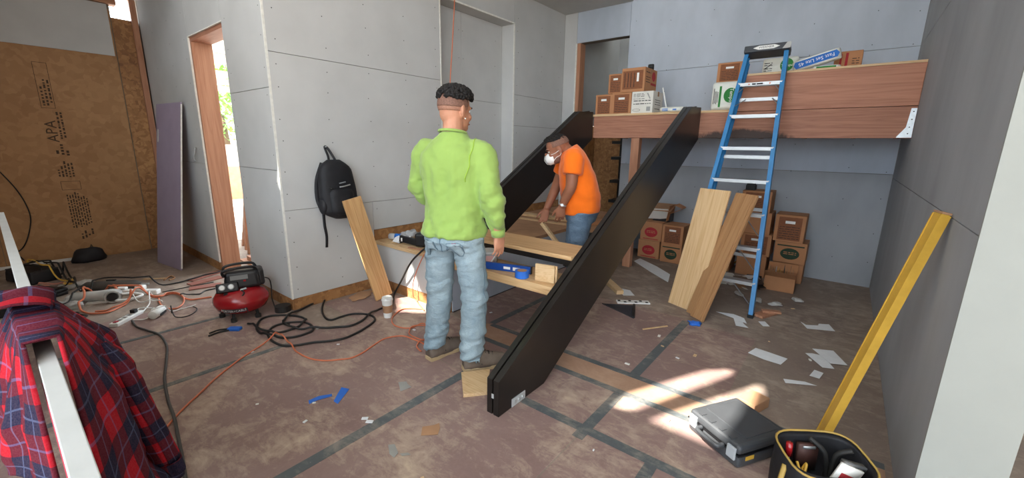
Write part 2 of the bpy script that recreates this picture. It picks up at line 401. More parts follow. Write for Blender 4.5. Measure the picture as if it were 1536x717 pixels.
def stampmarks(y0, y1, z0, z1, line=.03):
    mb = MB(); y = y0
    while y < y1:
        z = z0+random.uniform(0, .05)
        while z < z1-random.uniform(0, .08):
            l = random.uniform(.012, .04); mb.box(XO, XO+.0005, y, y+line*.55, z, z+l); z += l+random.uniform(.006, .02)
        y += line
    tag(part('stamp_print', mb, M_ink, wl), kind='stuff')
stampbox(.50, .61, 1.74, 2.22); stampmarks(.52, .6, 1.76, 2.05); stamp(.545, 1.49, .13, 'APA'); stampmarks(.60, .66, 1.38, 1.72)
stampmarks(.54, .66, 1.22, 1.34, .04); stampmarks(.52, .66, .95, 1.15, .028); stampbox(.52, .68, .83, .93)
stampmarks(.545, .70, .38, .80, .022); stampmarks(.60, .72, .24, .36, .03)
part('stamp_frame', MB().prism([(.62, .08), (.70, .08), (.66, .17)], .0006, Matrix(((0, 0, 1), (1, 0, 0), (0, 1, 0))), (XO, 0, 0)), M_ink, wl)

# back wall with the tall opening, face Y = 5.63 ---------------------------
BX0, BX1, BZ = -3.33, -2.53, 2.86
mb = MB().box(XP, BX0, YB+.0135, YB+.13, 0, 5.6).box(BX1, XR+.2, YB+.0135, YB+.13, 0, 5.6).box(BX0, BX1, YB+.0135, YB+.13, BZ, 5.6)
wb = struct('wall_back', mb, M_core)
for z0, z1 in ((0, 1.185), (1.185, 2.375), (2.375, 5.58)): panel_y(wb, YB, BX1, XR, z0, z1, M_dry2 if z0 > 1 else M_dry3)  # bottom row takes the darker copy: loft shade put into the colour
for z0, z1 in ((.5, 1.67), (1.67, 3.27)): panel_y(wb, YB, XP, BX0, z0, z1)
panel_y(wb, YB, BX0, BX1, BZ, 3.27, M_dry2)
part('opening_stud', MB().box(BX0-.002, BX0+.06, YB+.014, YB+.15, .48, BZ), M_firz, wb)
part('corner_bead', MB().box(BX0-.012, BX0+.006, YB-.003, YB+.012, .5, BZ), M_bead, wb)
screws(wb, [(x, YB, z+random.uniform(-.04, .04)) for x in (-2.45, -2.0, -1.5, -1.0, -.5, 0, .3) for z in [i*.3 for i in range(1, 12)]], (0, -1, 0))
# the passage behind it
wpas = struct('wall_passage', MB().box(-3.6, -3.45, YB+.14, 7.4, 1.75, 5.6).box(-3.6, -2.2, 7.3, 7.45, 0, 5.6).box(-2.38, -2.3, YB+.14, 7.4, 0, 5.6), M_dry)
part('osb_panel', MB().box(-3.47, -3.45, YB+.14, 7.29, 0, 1.74), M_osb2, wpas); part('osb_panel', MB().box(-3.44, -2.92, 6.55, 6.57, 0, 1.74), M_osb2, wpas)

# right wall, face X = 0.357, its white end towards the camera ---------------
wr = struct('wall_right', MB().box(XR+.0135, XR+.19, 1.95, YB+.1, 0, 5.6), M_core)
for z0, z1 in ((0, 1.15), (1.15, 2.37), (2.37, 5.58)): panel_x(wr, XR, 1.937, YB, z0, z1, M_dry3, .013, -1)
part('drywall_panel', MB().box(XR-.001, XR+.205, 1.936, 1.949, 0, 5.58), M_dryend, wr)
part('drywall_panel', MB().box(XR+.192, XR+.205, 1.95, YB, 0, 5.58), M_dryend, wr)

M_roof = plain('white_ceiling', (232, 232, 228), .9, var=.03)
# ceilings: high roof deck with three made-up gaps shaped to cast the sun patches, low soffit over the left side
SH = Vector((sdir.x/-sdir.z, sdir.y/-sdir.z, 0))
ZR = 5.6
def gap(pts): return [Vector((x, y, 0)) - SH*ZR for x, y in pts]
gaps = [gap([(-.845, 1.935), (-.74, 1.98), (-.40, 2.76), (-.40, 2.84), (-.53, 2.72), (-.83, 2.11)]),
        gap([(-.64, 1.955), (-.24, 1.955), (-.20, 2.23), (-.20, 2.66), (-.229, 2.765)]),
        gap([(-3.2, 2.24), (-2.86, 1.99), (-2.62, 2.16), (-2.86, 2.38), (-2.875, 2.55)])]
outer = [Vector(p) for p in ((-7.4, -7.2, 0), (4.2, -7.2, 0), (4.2, 5.8, 0), (-7.4, 5.8, 0))]
outer[3].y = 1.66; outer.insert(3, Vector((-3.86, 5.8, 0))); outer.insert(4, Vector((-3.86, 1.66, 0)))
gaps.append([Vector(p) for p in ((-4.5, -6.8, 0), (3.2, -6.8, 0), (3.2, -4.9, 0), (-4.5, -4.9, 0))])      # added unseen roof opening for overhead fill light
gaps.append([Vector(p) for p in ((-1.5, -4.7, 0), (3.4, -4.7, 0), (3.4, -2.7, 0), (-1.5, -2.7, 0))])  # second added opening, more fill from above
polys = [outer]+gaps; flat = [p for q in polys for p in q]
tris = tessellate_polygon(polys)
mb = MB(); n = len(flat)
mb.v = [Vector((p.x, p.y, ZR)) for p in flat]+[Vector((p.x, p.y, ZR+.05)) for p in flat]
for t in tris: mb.f += [list(t), [i+n for i in reversed(t)]]
o = 0
for q in polys:
    for i in range(len(q)): a, b = o+i, o+(i+1) % len(q); mb.f.append([a, b, b+n, a+n])
    o += len(q)
struct('ceiling', mb, M_roof)
struct('ceiling', MB().box(-3.86, -2.51, YE+.2, YB+.1, 3.27, 3.40), M_dry)
struct('ceiling', MB().box(-7.2, -5.2, -2.4, YE+.012, 3.055, 3.12), M_dry)
# storefront side behind the camera
struct('wall_front', MB().box(-7.4, 4.2, -7.2, -7.05, 3.6, 5.6).box(-7.4, -6.6, -7.2, -7.05, 0, 3.6).box(-6.6, 4.2, -7.2, -7.05, 0, .8), M_dry)
struct('wall_side', MB().box(4.05, 4.2, -7.05, -2.6, 4.6, 5.6).box(4.05, 4.2, -7.05, -6.6, 0, 4.6).box(.57, 4.2, 5.65, 5.8, 0, 5.6).box(4.05, 4.2, -2.6, 5.8, 0, 5.6), M_dry)
struct('wall_blocker', MB().box(-7.4, -2.5, -1.15, -1.0, 0, 3.3), M_dry)  # unseen wall, added to keep daylight off the left side
struct('ceiling', MB().box(-3.6, -2.2, YB+.14, 6.9, 3.35, 3.45), M_dry)

struct('wall_upper', MB().box(-3.86, -3.74, YE+.2, YB+.1, 3.41, 5.6).box(-7.4, -3.74, YE+.05, YE+.17, 3.31, 5.6).box(-7.19, -7.07, -2.3, YE+.1, 3.13, 5.6), M_dry)
# outdoors beyond the doorway and the storefront
M_pave = plain('concrete_paving', (196, 192, 184), .85, var=.12, scale=3)
tag(put('ground_outside', MB().box(-60, 40, -60, 60, -.16, -.125).mesh('ground_outside'), M_pave), kind='structure')
M_leaf = plain('bright_leaves', (112, 168, 66), .6, var=.35, scale=12)
M_bark = plain('bark', (96, 78, 62), .9)
M_stucco = plain('white_stucco', (232, 226, 220), .8, var=.04)
M_brick = plain('terracotta_render', (206, 142, 104), .8, var=.15)
def tree(x, y, h, r, label):
    t = thing('street_tree', label, 'tree', (x, y, -.125), group='trees outside the doorway')
    part('trunk', MB().tube([(0, 0, 0), (.05, .02, h*.5), (0, 0, h*.8)], [.16, .12, .07], 8), M_bark, t, world=False, smooth=True)
    mb = MB()
    for i in range(900):
        d = Vector((random.gauss(0, 1), random.gauss(0, 1), random.gauss(0, 1))).normalized()*r*random.random()**.33
        c = Vector((0, 0, h))+Vector((d.x, d.y, d.z*.8)); M = Matrix.Rotation(random.uniform(0, 6), 3, 'Z') @ Matrix.Rotation(random.uniform(-1.2, 1.2), 3, 'X')
        s = random.uniform(.1, .2)
        mb.add([c+M @ Vector(p)*s for p in ((-.5, 0, 0), (0, -.9, .1), (.5, 0, 0), (0, .9, .1))], [(0, 1, 2, 3)])
    tag(part('foliage', mb, M_leaf, t, world=False), kind='stuff')
tree(-16.5, 5.2, 3.0, 1.9, 'bright green street tree with a low crown outside the doorway')
tree(-20.5, 7.6, 3.6, 2.3, 'taller green street tree behind the terracotta garden wall')
t = thing('street_building', 'pale stucco building across the street seen through the doorway', 'building', (-30, 9, -.125))
part('wall', MB().box(-32, -30, 2, 18, -.125, 7), M_stucco, t)
for y in (4, 7.5, 11):
    wdw = part('window', MB().box(-29.99, -29.9, y, y+1.6, 2.6, 4.4), M_white, t); part('pane', MB().box(-29.9, -29.88, y+.1, y+1.5, 2.7, 4.3), M_blk, wdw)
solo('garden_wall', MB().box(-13.2, -12.9, 2.2, 7, -.125, .95).box(-13.25, -12.85, 2.2, 7, .95, 1.02), M_brick, 'low terracotta garden wall with a coping outside the doorway', 'wall')
t = thing('porch_canopy', 'white porch canopy with louvred edge outside the doorway', 'canopy', (-8.5, 2.6, -.125))
part('roof', MB().box(-9.2, -5.5, 1.75, 4.6, 2.95, 3.05), M_stucco, t)
for i, z in enumerate((2.30, 2.42, 2.56, 2.78)): part('louvre', MB().box(-9.2, -9.12, 1.75, 4.6, z, z+(.09 if i < 3 else .16)), M_stucco, t)
part('post', MB().box(-9.2, -9.1, 1.75, 1.85, -.125, 2.95), M_white, t); part('post', MB().box(-9.2, -9.1, 4.5, 4.6, -.125, 2.95), M_white, t)
part('sign_board', MB().box(-9.16, -9.12, 1.9, 4.4, .95, 1.35), M_stucco, t)
for i, (x, dx) in enumerate(((-5.9, .5), (-6.15, .35), (-6.45, .6))):
    M = frame((0, 1, 0), (dx, 0, 1.5))
    solo('framing_stud', MB().obox((x+dx/2, 1.98+.06*i, .59), (.09, .04, 1.5), frame((0, 1, 0), (dx, 0, 1.4))), M_firz, 'loose framing stud leaning outside behind the doorway jamb', 'lumber', 'studs stacked outside the doorway')
solo('debris_heap', MB().box(-5.6, -4.9, 1.75, 2.3, -.125, .02).box(-5.5, -5.2, 1.8, 2.4, .02, .07).box(-5.3, -4.8, 1.9, 2.1, .02, .11), M_firy, 'offcut boards piled low outside the doorway', 'lumber')

# ================================================================== STAIRCASE
def stringer(name, label, xa, xb, prof):
    t = thing(name, label, 'stair stringer', ((xa+xb)/2, prof[0][0], min(p[1] for p in prof)), group='black steel stair stringers')
    YZ = Matrix(((0, 0, 1), (1, 0, 0), (0, 1, 0)))
    wdt = (xb-xa)
    part('plate', MB().prism(prof, wdt*.42, YZ, (xa, 0, 0)), M_black, t, bevel=.002)
    part('plate', MB().prism(prof, wdt*.46, YZ, (xb-wdt*.46, 0, 0)), M_black, t, bevel=.002)
    c = Vector((sum(p[0] for p in prof)/len(prof), sum(p[1] for p in prof)/len(prof)))
    inner = [(p[0]+(c.x-p[0])*.01+(.012 if p[0] < c.x else -.012), p[1]+(-.012 if p[1] > (p[0]-1.49)*.5636+.1 else .012)) for p in prof]
    part('spacer', MB().prism(inner, wdt*.12, YZ, (xa+wdt*.42, 0, 0)), M_rub, t)
    return t
near = [(1.49, 0.0), (1.49, .205), (4.32, 1.80), (4.63, 1.815), (4.638, 1.50), (1.915, 0.0)]
far = [(2.40, .4815), (2.40, .715), (4.32, 1.80), (4.63, 1.815), (4.638, 1.50), (2.80, .4815)]
sn = stringer('stair_stringer', 'black steel stair stringer standing on the floor with a metal foot bracket', -1.338, -1.256, near)
stringer('stair_stringer', 'black steel stair stringer standing on the low platform against the loft', -2.55, -2.47, far)
br = part('foot_bracket', MB().box(-1.256, -1.252, 1.60, 1.72, .004, .052), M_zinc, sn)
for y in (1.625, 1.66, 1.695): part('bolt', MB().lathe([(.008, 0), (.008, .006), (.004, .008)], 8, (-1.252, y, .028), frame((0, 1, 0), (1, 0, 0))), M_alu, br)
part('end_clip', MB().box(-1.303, -1.289, 1.486, 1.4895, .10, .125), M_zinc, sn)
for y0, z in ((2.10, .485), (2.32, .63)):
    part('tread_bracket', MB().box(-1.42, -1.339, y0+.03, y0+.27, z-.012, z-.004).box(-1.345, -1.339, y0+.03, y0+.27, z-.06, z-.004), M_black, sn)
solo('stair_tread', MB().box(-2.466, -1.340, 2.10, 2.40, .485, .545), M_oak, 'lower thick pale oak stair tread carrying blue tape and a blue level', 'stair tread', bevel=.004)
t2 = thing('stair_tread', 'upper pale oak stair tread lying on a black steel pan', 'stair tread', (-1.9, 2.48, .635))
part('board', MB().box(-2.466, -1.341, 2.32, 2.65, .672, .70), M_oak, t2, bevel=.003)
part('steel_pan', MB().box(-2.466, -1.341, 2.325, 2.64, .635, .671), M_black, t2)

# low platform the far stringer stands on
t = thing('low_platform', 'low wooden platform with white drywall front along the partition wall', 'platform', (-3.0, 2.3, 0))
part('front_panel', MB().box(XP+.001, -2.472, 2.30, 2.313, .10, .445), M_dry, t)
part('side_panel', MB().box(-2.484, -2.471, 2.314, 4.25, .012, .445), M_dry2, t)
part('base_strip', MB().box(XP+.001, -2.49, 2.306, 2.32, 0, .098), M_osb2, t)
part('base_strip', MB().box(-2.49, -2.474, 2.32, 4.25, 0, .011), M_rub, t)
part('front_board', MB().box(XP+.001, -2.465, 2.285, 2.33, .445, .48), M_pine, t, bevel=.003)
part('deck_board', MB().box(XP+.001, -2.465, 2.332, 3.4, .445, .479), M_pine, t)
part('deck_board', MB().box(XP+.001, -2.465, 3.402, YB-.002, .445, .479), M_kraft, t)
part('deck_board', MB().box(-2.463, -2.06, 4.25, YB-.002, .445, .479), M_kraft, t)
part('dark_fascia', MB().box(-2.463, -2.06, 4.25, 4.265, 0, .444), M_blk, t)

# ================================================================== LOFT
def fir_stained():
    m, nt, b = nmat('stained_fir'); vec = _coord(nt, (.45, 9, 9)); n1 = _noise(nt, vec, 2, 3, .5, 1.2)
    n2 = _noise(nt, _coord(nt, (2.2, 80, 80)), 1.5, 3)
    band = _math(nt, 'ABSOLUTE', _math(nt, 'SUBTRACT', _math(nt, 'FRACT', _math(nt, 'MULTIPLY', n1, 5)), .5))
    f = _math(nt, 'ADD', _math(nt, 'MULTIPLY', band, .8), _math(nt, 'MULTIPLY', n2, .5))
    c = _ramp(nt, f, [(.2, lin((148, 98, 76))), (.75, lin((176, 124, 98)))])
    tc = nt.nodes.new('ShaderNodeTexCoord'); sp = nt.nodes.new('ShaderNodeSeparateXYZ'); nt.links.new(tc.outputs['Object'], sp.inputs[0])
    blot = _noise(nt, _coord(nt, (5, 5, 3)), 1.6, 5, .65, 1.0)
    # the black scorch sits along the lower edge, thickest around the middle of the beam
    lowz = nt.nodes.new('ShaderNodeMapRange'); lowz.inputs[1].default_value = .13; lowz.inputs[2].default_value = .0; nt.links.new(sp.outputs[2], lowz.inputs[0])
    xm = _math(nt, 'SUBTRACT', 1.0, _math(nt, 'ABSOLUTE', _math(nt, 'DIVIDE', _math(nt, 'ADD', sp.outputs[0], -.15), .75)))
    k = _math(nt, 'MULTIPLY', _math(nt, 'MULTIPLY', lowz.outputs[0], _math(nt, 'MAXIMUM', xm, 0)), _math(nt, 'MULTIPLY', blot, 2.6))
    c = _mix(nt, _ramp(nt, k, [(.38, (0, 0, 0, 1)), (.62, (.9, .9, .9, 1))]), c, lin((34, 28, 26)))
    nt.links.new(c, b.inputs['Base Color']); b.inputs['Roughness'].default_value = .65; return m
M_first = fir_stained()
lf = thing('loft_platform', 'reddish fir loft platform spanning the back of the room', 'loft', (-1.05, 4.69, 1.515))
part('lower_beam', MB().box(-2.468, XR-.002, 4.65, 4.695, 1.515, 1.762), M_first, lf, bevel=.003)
part('upper_beam', MB().box(-.945, XR-.002, 4.65, 4.695, 1.766, 2.085), M_fir, lf, bevel=.003)
part('deck', MB().box(-2.52, -.947, 4.645, YB-.002, 1.763, 1.786), M_pine, lf)
part('deck', MB().box(-.945, XR-.003, 4.648, YB-.002, 2.086, 2.104), M_pine, lf)
for x in (-2.49, -2.08, -1.67, -1.26, -.85, -.44, -.03, .30): part('joist', MB().box(x, x+.038, 4.70, YB-.002, 1.53, 1.76), M_firy, lf)
part('post', MB().box(-1.985, -1.89, 4.66, 4.74, 0, 1.514), M_firz, lf, bevel=.003)
hg = part('joist_hanger', MB().prism([(.352, 1.52), (.352, 1.745), (.318, 1.745), (.308, 1.60), (.262, 1.525), (.262, 1.518)], .004, Matrix(((1, 0, 0), (0, 0, -1), (0, 1, 0))), (0, 4.6495, 0)), M_zinc, lf)
for x, z in ((.335, 1.72), (.333, 1.66), (.328, 1.60), (.325, 1.55)): part('nail', MB().lathe([(.005, 0), (.004, .003)], 6, (x, 4.6455, z), frame((1, 0, 0), (0, -1, 0))), M_rub, hg)

# ================================================================== CARTONS
FR = Matrix(((1, 0, 0), (0, 0, -1), (0, 1, 0)))       # front of a carton: reading +x, up +z, out -y
SR = Matrix(((0, 0, 1), (1, 0, 0), (0, 1, 0)))        # right side: reading +y, up +z, out +x
def ellpoly(cx, cy, rx, ry, n=20): return [(cx+rx*math.cos(2*PI*k/n), cy+ry*math.sin(2*PI*k/n)) for k in range(n)]
def rect(x0, x1, y0, y1): return [(x0, y0), (x1, y0), (x1, y1), (x0, y1)]
def lines(x0, x1, ys, h):
    mb = []
    for y in ys:
        x = x0
        while x < x1-.01:
            l = random.uniform(.015, .05); mb.append(rect(x, min(x+l, x1), y, y+h)); x += l+.008
    return mb
def carton(label, loc, size, rz=0, style='hand', body=None, group='cardboard cartons', open_top=False, side=None, seed=0):
    w, d, h = size
    t = thing('carton', label, 'box', loc, rz, group)
    bd = body or M_card
    if open_top:
        mb = MB().box(-w/2, w/2, -d/2, d/2, 0, .004).box(-w/2, w/2, -d/2, -d/2+.004, 0, h).box(-w/2, w/2, d/2-.004, d/2, 0, h).box(-w/2, -w/2+.004, -d/2, d/2, 0, h).box(w/2-.004, w/2, -d/2, d/2, 0, h)
    else:
        mb = MB().box(-w/2, w/2, -d/2, d/2, 0, h)
    part('body', mb, bd, t, world=False, bevel=.003 if not open_top else 0)
    if open_top:
        for M, L, off in ((Matrix.Rotation(-2.3, 3, 'X'), w, (0, -d/2, h)), (Matrix.Rotation(2.2, 3, 'X'), w, (0, d/2, h))):
            part('flap', MB().obox(Vector(off)+M @ Vector((0, 0, 0))+Vector((0, (-.05 if off[1] < 0 else .05), .035)), (L, .003, .11), Matrix.Rotation(.9 if off[1] < 0 else -.9, 3, 'X')), bd, t, world=False)
    else:
        part('packing_tape', MB().box(-w/2-.0008, w/2+.0008, -.022, .022, h, h+.0008).box(w/2, w/2+.0008, -.022, .022, h-.05, h), M_kraft, t, world=False)
    def dec(nm, polys, M, o, mat, dp=.0008):
        mb = MB()
        for p in polys: mb.prism(p, dp, M, o)
        part(nm, mb, mat, t, world=False)
    fo = (0, -d/2, 0); so_ = (w/2, 0, 0)
    if style == 'hand':
        dec('printed_panel', [rect(-w*.38, w*.38, h*.06, h*.92)], FR, fo, M_cardp)
        dec('hand_hole', [rect(-w*.16, w*.16, h*.68, h*.78)], FR, (0, -d/2-.0009, 0), M_inkw)
        dec('print_lines', lines(-w*.33, w*.33, [h*.12+i*h*.085 for i in range(6)], h*.018), FR, (0, -d/2-.0009, 0), M_inkk)
    if style == 'handv':
        dec('printed_panel', [rect(-w*.44, w*.42, h*.12, h*.88)], FR, fo, M_cardp)
        dec('hand_hole', [rect(w*.16, w*.25, h*.42, h*.78)], FR, (0, -d/2-.0009, 0), M_inkw)
        dec('print_lines', [rect(x, x+.006, h*.2, h*.8) for x in (-w*.36, -w*.22, -w*.1, w*.04)], FR, (0, -d/2-.0009, 0), M_inkk)
    if style in ('red', 'green'):
        m = M_inkr if style == 'red' else M_dkgreen
        dec('oval_print', [ellpoly(0, h*.45, w*.3, h*.27)], FR, fo, m)
        dec('print_lines', lines(-w*.2, w*.2, [h*.42, h*.5], h*.035), FR, (0, -d/2-.0009, 0), M_card)
        dec('print_bar', [rect(-w*.42, w*.42, h*.8, h*.86)] if style == 'green' else [rect(-w*.35, w*.35, h*.06, h*.1)], FR, fo, m)
    if style == 'whitebox':
        dec('print_lines', lines(-w*.42, w*.1, [h*.88, h*.82, h*.76, h*.66], h*.02)+lines(-w*.4, w*.4, [h*.56, h*.42], h*.035), FR, fo, M_inkk)
        dec('print_oval', [ellpoly(-w*.25, h*.16, w*.18, h*.06)], FR, fo, M_inkk); dec('print_oval', [ellpoly(-w*.25, h*.16, w*.165, h*.048)], FR, (0, -d/2-.0009, 0), M_cardw)
        gp = plain('grey_print', (150, 150, 148), .8)
        dec('tool_drawing', [[(w*.2, h*.9), (w*.25, h*.92), (w*.38, h*.66), (w*.34, h*.64)]], FR, fo, gp); dec('printed_square', [rect(w*.22, w*.4, h*.1, h*.3)], FR, fo, gp)
        dec('print_lines', lines(-d*.3, d*.25, [h*.2, h*.4, h*.5, h*.6], h*.03), SR, so_, M_inkk)
    if side == 'red':
        dec('round_logo', [ellpoly(d*.22, h*.7, d*.15, h*.2)], SR, so_, M_inkr); dec('print_bar', [rect(0, d*.45, h*.32, h*.42)], SR, so_, M_inkr)
        dec('print_lines', lines(-d*.4, -d*.05, [h*.4, h*.5, h*.6, h*.8], h*.03), SR, so_, M_inkk)
    return t
G1 = 'cartons stacked on the loft deck'; G2 = 'cartons stacked under the loft'
def cb(label, x0, x1, z0, z1, yf, d, style, **k): return carton(label, ((x0+x1)/2, yf+d/2, z0), (x1-x0, d, z1-z0), 0, style, **k)
ZD = 1.787
cb('brown carton at the end of the loft nearest the doorway, bottom row', -2.515, -2.30, ZD, 2.02, 4.76, .3, 'hand', group=G1)
cb('brown carton on the loft beside the white printed carton', -2.292, -2.055, ZD, 2.025, 4.74, .3, 'hand', group=G1)
cb('narrow brown carton stacked on top of two brown cartons beside the doorway', -2.37, -2.195, 2.0265, 2.245, 4.78, .26, 'hand', group=G1)
cb('large brown carton with a red round logo on its side, on top of the stack', -2.19, -1.915, 2.0265, 2.285, 4.74, .36, 'handv', side='red', group=G1)
cb('white carton printed with black lettering on the loft deck', -2.048, -1.80, ZD, 2.025, 4.735, .3, 'whitebox', body=M_cardw, group=G1)
cb('brown carton hidden behind the white green-printed sack on the loft', -1.22, -.96, ZD, 2.075, 4.88, .3, 'plain', group=G1)
cb('brown carton with a white hand hole standing above the white sack beside the ladder', -1.205, -.975, 2.077, 2.265, 4.88, .3, 'hand', group=G1)
t = cb('brown carton with red bar print behind the blue and white sack on the loft', -.25, -.05, 2.105, 2.285, 5.02, .3, 'plain', group=G1)
mb = MB(); mb.prism(rect(-.06, -.045, .06, .16), .0008, FR, (0, -.15, 0)).prism(rect(-.02, .0, .03, .165), .0008, FR, (0, -.15, 0)); part('print_bar', mb, M_inkr, t, world=False)
mb = MB(); [mb.prism(p, .0008, FR, (0, -.15, 0)) for p in lines(.03, .08, [.05, .07, .09, .11], .006)]; part('print_lines', mb, M_inkk, t, world=False)
solo('dark_roll', MB().lathe([(.03, 0), (.034, .01), (.034, .05), (.03, .06), (.012, .06)], 14, (-1.98, 4.98, 2.316), frame((0, 0, 1), (1, .2, 0))).obox((-2.0, 4.98, 2.286), (.03, .03, .002)), M_rub, 'small dark rubber roll lying on the red logo carton', 'roll')
solo('white_strip', MB().obox((-1.735, 4.93, 1.934), (.014, .004, .29), Matrix.Rotation(-.27, 3, 'Y')), M_white, 'thin white strip leaning beside the white printed carton', 'strip')

def sack(name, label, c, size, M, mat, cat='bag', pw=3.2, seedv=0.0):
    """a filled paper sack: pillow shape"""
    t = thing(name, label, cat, c, 0, M=M); w, d, h = size; mb = MB(); n = 28; rings = []
    for j in range(15):
        v = -1+2*j/14; rz_ = (1-abs(v)**4)**.25*.999+.001; rings.append([])
        for k in range(n):
            a = 2*PI*k/n; cx, sy = math.cos(a), math.sin(a)
            x = math.copysign(abs(cx)**.35, cx)*w/2*(.9+.1*rz_); y = math.copysign(abs(sy)**.8, sy)*d/2*max(rz_, .12)
            y += .006*noise.noise(Vector((x*14+seedv, v*5, a)))
            rings[-1].append(Vector((x, y, (v*.5+.5)*h)))
    mb.loft(rings); part('sack_body', mb, mat, t, world=False, smooth=True); return t
M_sack = plain('white_sack_paper', (222, 224, 216), .6, var=.05, scale=10)
s1 = sack('mortar_sack', 'white paper sack with a green oval, standing on the loft behind the ladder rail', (-1.075, 4.775, ZD+.002), (.255, .10, .275), Matrix.Identity(3), M_sack)
def onsack(nm, polys, mat, t, y=-.0525, dp=.002):
    mb = MB(); [mb.prism(p, dp, FR, (0, y, 0)) for p in polys]; part(nm, mb, mat, t, world=False)
onsack('green_oval', [ellpoly(.055, .14, .062, .07)], M_inkg, s1)
onsack('green_bar', [rect(-.05, -.03, .03, .23)], M_inkg, s1)
onsack('print_lines', [rect(x, x+.005, random.uniform(.04, .08), random.uniform(.16, .22)) for x in (-.1, -.088, -.076, -.064)], M_inkk, s1)
text('sack_lettering', 'Tempo', .046, (.062, -.0547, .14), Matrix(((0, 1, 0), (0, 0, -1), (-1, 0, 0))), M_inkw, s1, world=False)
s2 = sack('mortar_sack', 'white printed sack with a green oval standing on the upper loft behind the ladder', (-.675, 5.05, 2.106), (.30, .1, .185), Matrix.Identity(3), M_sack, seedv=4)
onsack('green_oval', [ellpoly(.06, .105, .055, .06)], M_inkg, s2)
text('sack_lettering', 'Tempo', .036, (.065, -.0547, .1), FR, M_inkw, s2, world=False)
onsack('print_lines', lines(-.13, -.06, [.04, .06, .08, .11, .13], .006)+[[(-.125, .085), (-.07, .125), (-.068, .12), (-.12, .08)]], M_inkk, s2)
Ms = Matrix.Rotation(-.27, 3, 'Y')
s3 = sack('grout_sack', 'white sack with a blue lettered band lying tilted on the upper loft', (-.36, 4.885, 2.158), (.36, .11, .10), Ms, M_sack, seedv=9)
onsack('blue_band', [[(-.155, .02), (.15, .02), (.17, .05), (.15, .08), (-.155, .08), (-.17, .05)]], M_inkb, s3, y=-.0555)
text('sack_lettering', 'Fast Set Lite 45', .043, (0, -.0577, .05), Matrix(((-1, 0, 0), (0, 0, -1), (0, -1, 0))), M_inkw, s3, world=False)
s4 = sack('grout_sack', 'flat green and white sack under the blue banded sack on the loft', (-.285, 4.80, 2.105), (.2, .14, .034), Matrix.Identity(3), M_sack, seedv=2)
onsack('green_band', [rect(-.07, .07, .008, .024)], M_inkg, s4, y=-.0715)
s5 = sack('plastic_bag', 'crumpled white and blue plastic bag lying flat on the loft deck', (-1.58, 4.78, ZD+.001), (.28, .2, .055), Matrix.Identity(3), M_sack, seedv=5)
onsack('blue_mark', [rect(-.09, -.03, .012, .035), rect(.02, .06, .015, .03)], M_inkb, s5, y=-.097)

# under the loft
cb('closed carton with a red oval at the foot of the tall wall stack', -.50, -.22, 0, .215, 5.28, .3, 'red', group=G2)
cb('carton with a dark green oval, middle of the tall wall stack', -.505, -.215, .2165, .445, 5.25, .3, 'green', group=G2)
cb('carton with a white hand hole on top of the dark green oval carton', -.535, -.26, .4465, .735, 5.25, .3, 'hand', group=G2)
for i, (dx, st, l) in enumerate(((0, 'plain', 'bottom'), (.02, 'hand', 'second'), (-.01, 'plain', 'third'))):
    cb(f'plain carton, {l} of the four-high stack behind the ladder', -.86+dx, -.565+dx, i*.245, i*.245+.243, 5.27, .3, st, group=G2)
t = cb('dark shaded carton, topmost of the four-high stack behind the ladder', -.885, -.60, .736, .965, 5.25, .3, 'hand', group=G2)
solo('tile_sample', MB().box(-.87, -.78, 5.3, 5.42, .967, 1.02).box(-.865, -.79, 5.31, 5.41, 1.02, 1.035), M_rub, 'dark block on the topmost carton behind the ladder', 'block')
for i in range(2): cb('plain carton in the short stack hidden behind the plywood board' if i else 'lowest carton behind the leaning plywood board', -1.22, -.93, i*.245, i*.245+.243, 5.28, .3, 'plain', group=G2)
tb = carton('open carton full of scraps on the floor before the wall stack', (-.385, 4.985, 0), (.265, .26, .15), .03, 'none', group=G2, open_top=True)
for i in range(9):
    L = random.uniform(.12, .2); M = Matrix.Rotation(random.uniform(-.8, .8), 3, 'X')
    solo('packing_scrap', MB().obox((-.485+.025*i, 4.985+random.uniform(-.02, .02), .115+L*.25), (.003, random.uniform(.02, .06), L), M), random.choice([M_paper, M_yel, M_kraft, M_blk, M_kraft]),
         'thin packing scrap sticking out of the open carton', 'scrap', 'scraps in the open carton')
cb('carton with a red oval at the base of the stack beside the post', -2.03, -1.75, 0, .235, 5.25, .3, 'red', group=G2)
cb('carton with a red oval on top of another red oval carton beside the post', -2.015, -1.735, .2365, .475, 5.25, .3, 'red', group=G2)
cb('carton with a dark green oval under the hand hole carton beside the post', -1.715, -1.46, 0, .235, 5.20, .3, 'green', group=G2)
cb('carton with a white hand hole on the dark green oval carton beside the post', -1.715, -1.46, .2365, .475, 5.20, .3, 'hand', group=G2)
t = thing('flattened_cartons', 'torn open cartons with loose flaps on top of the red oval carton', 'box', (-1.8, 5.4, .477))
mb = MB().obox((-1.86, 5.36, .575), (.30, .004, .16), Matrix.Rotation(.5, 3, 'X') @ Matrix.Rotation(.1, 3, 'Z')); part('flap', mb, M_cardw, t)
mb = MB().obox((-1.80, 5.42, .66), (.26, .22, .005), Matrix.Rotation(.35, 3, 'X')); part('flap', mb, M_kraft, t)
mb = MB().obox((-1.70, 5.42, .60), (.004, .24, .2), Matrix.Rotation(.15, 3, 'Y')); part('flap', mb, M_card, t)
mb = MB().box(-1.92, -1.70, 5.40, 5.55, .477, .60); part('body', mb, M_blk, t)
mb = MB().obox((-1.62, 5.46, .63), (.12, .2, .005), Matrix.Rotation(-.5, 3, 'Y')).obox((-1.60, 5.46, .69), (.1, .18, .005), Matrix.Rotation(.4, 3, 'Y')); part('flap', mb, M_card, t)
M_scr = [M_paper, M_kraft, M_cardw, M_blk]
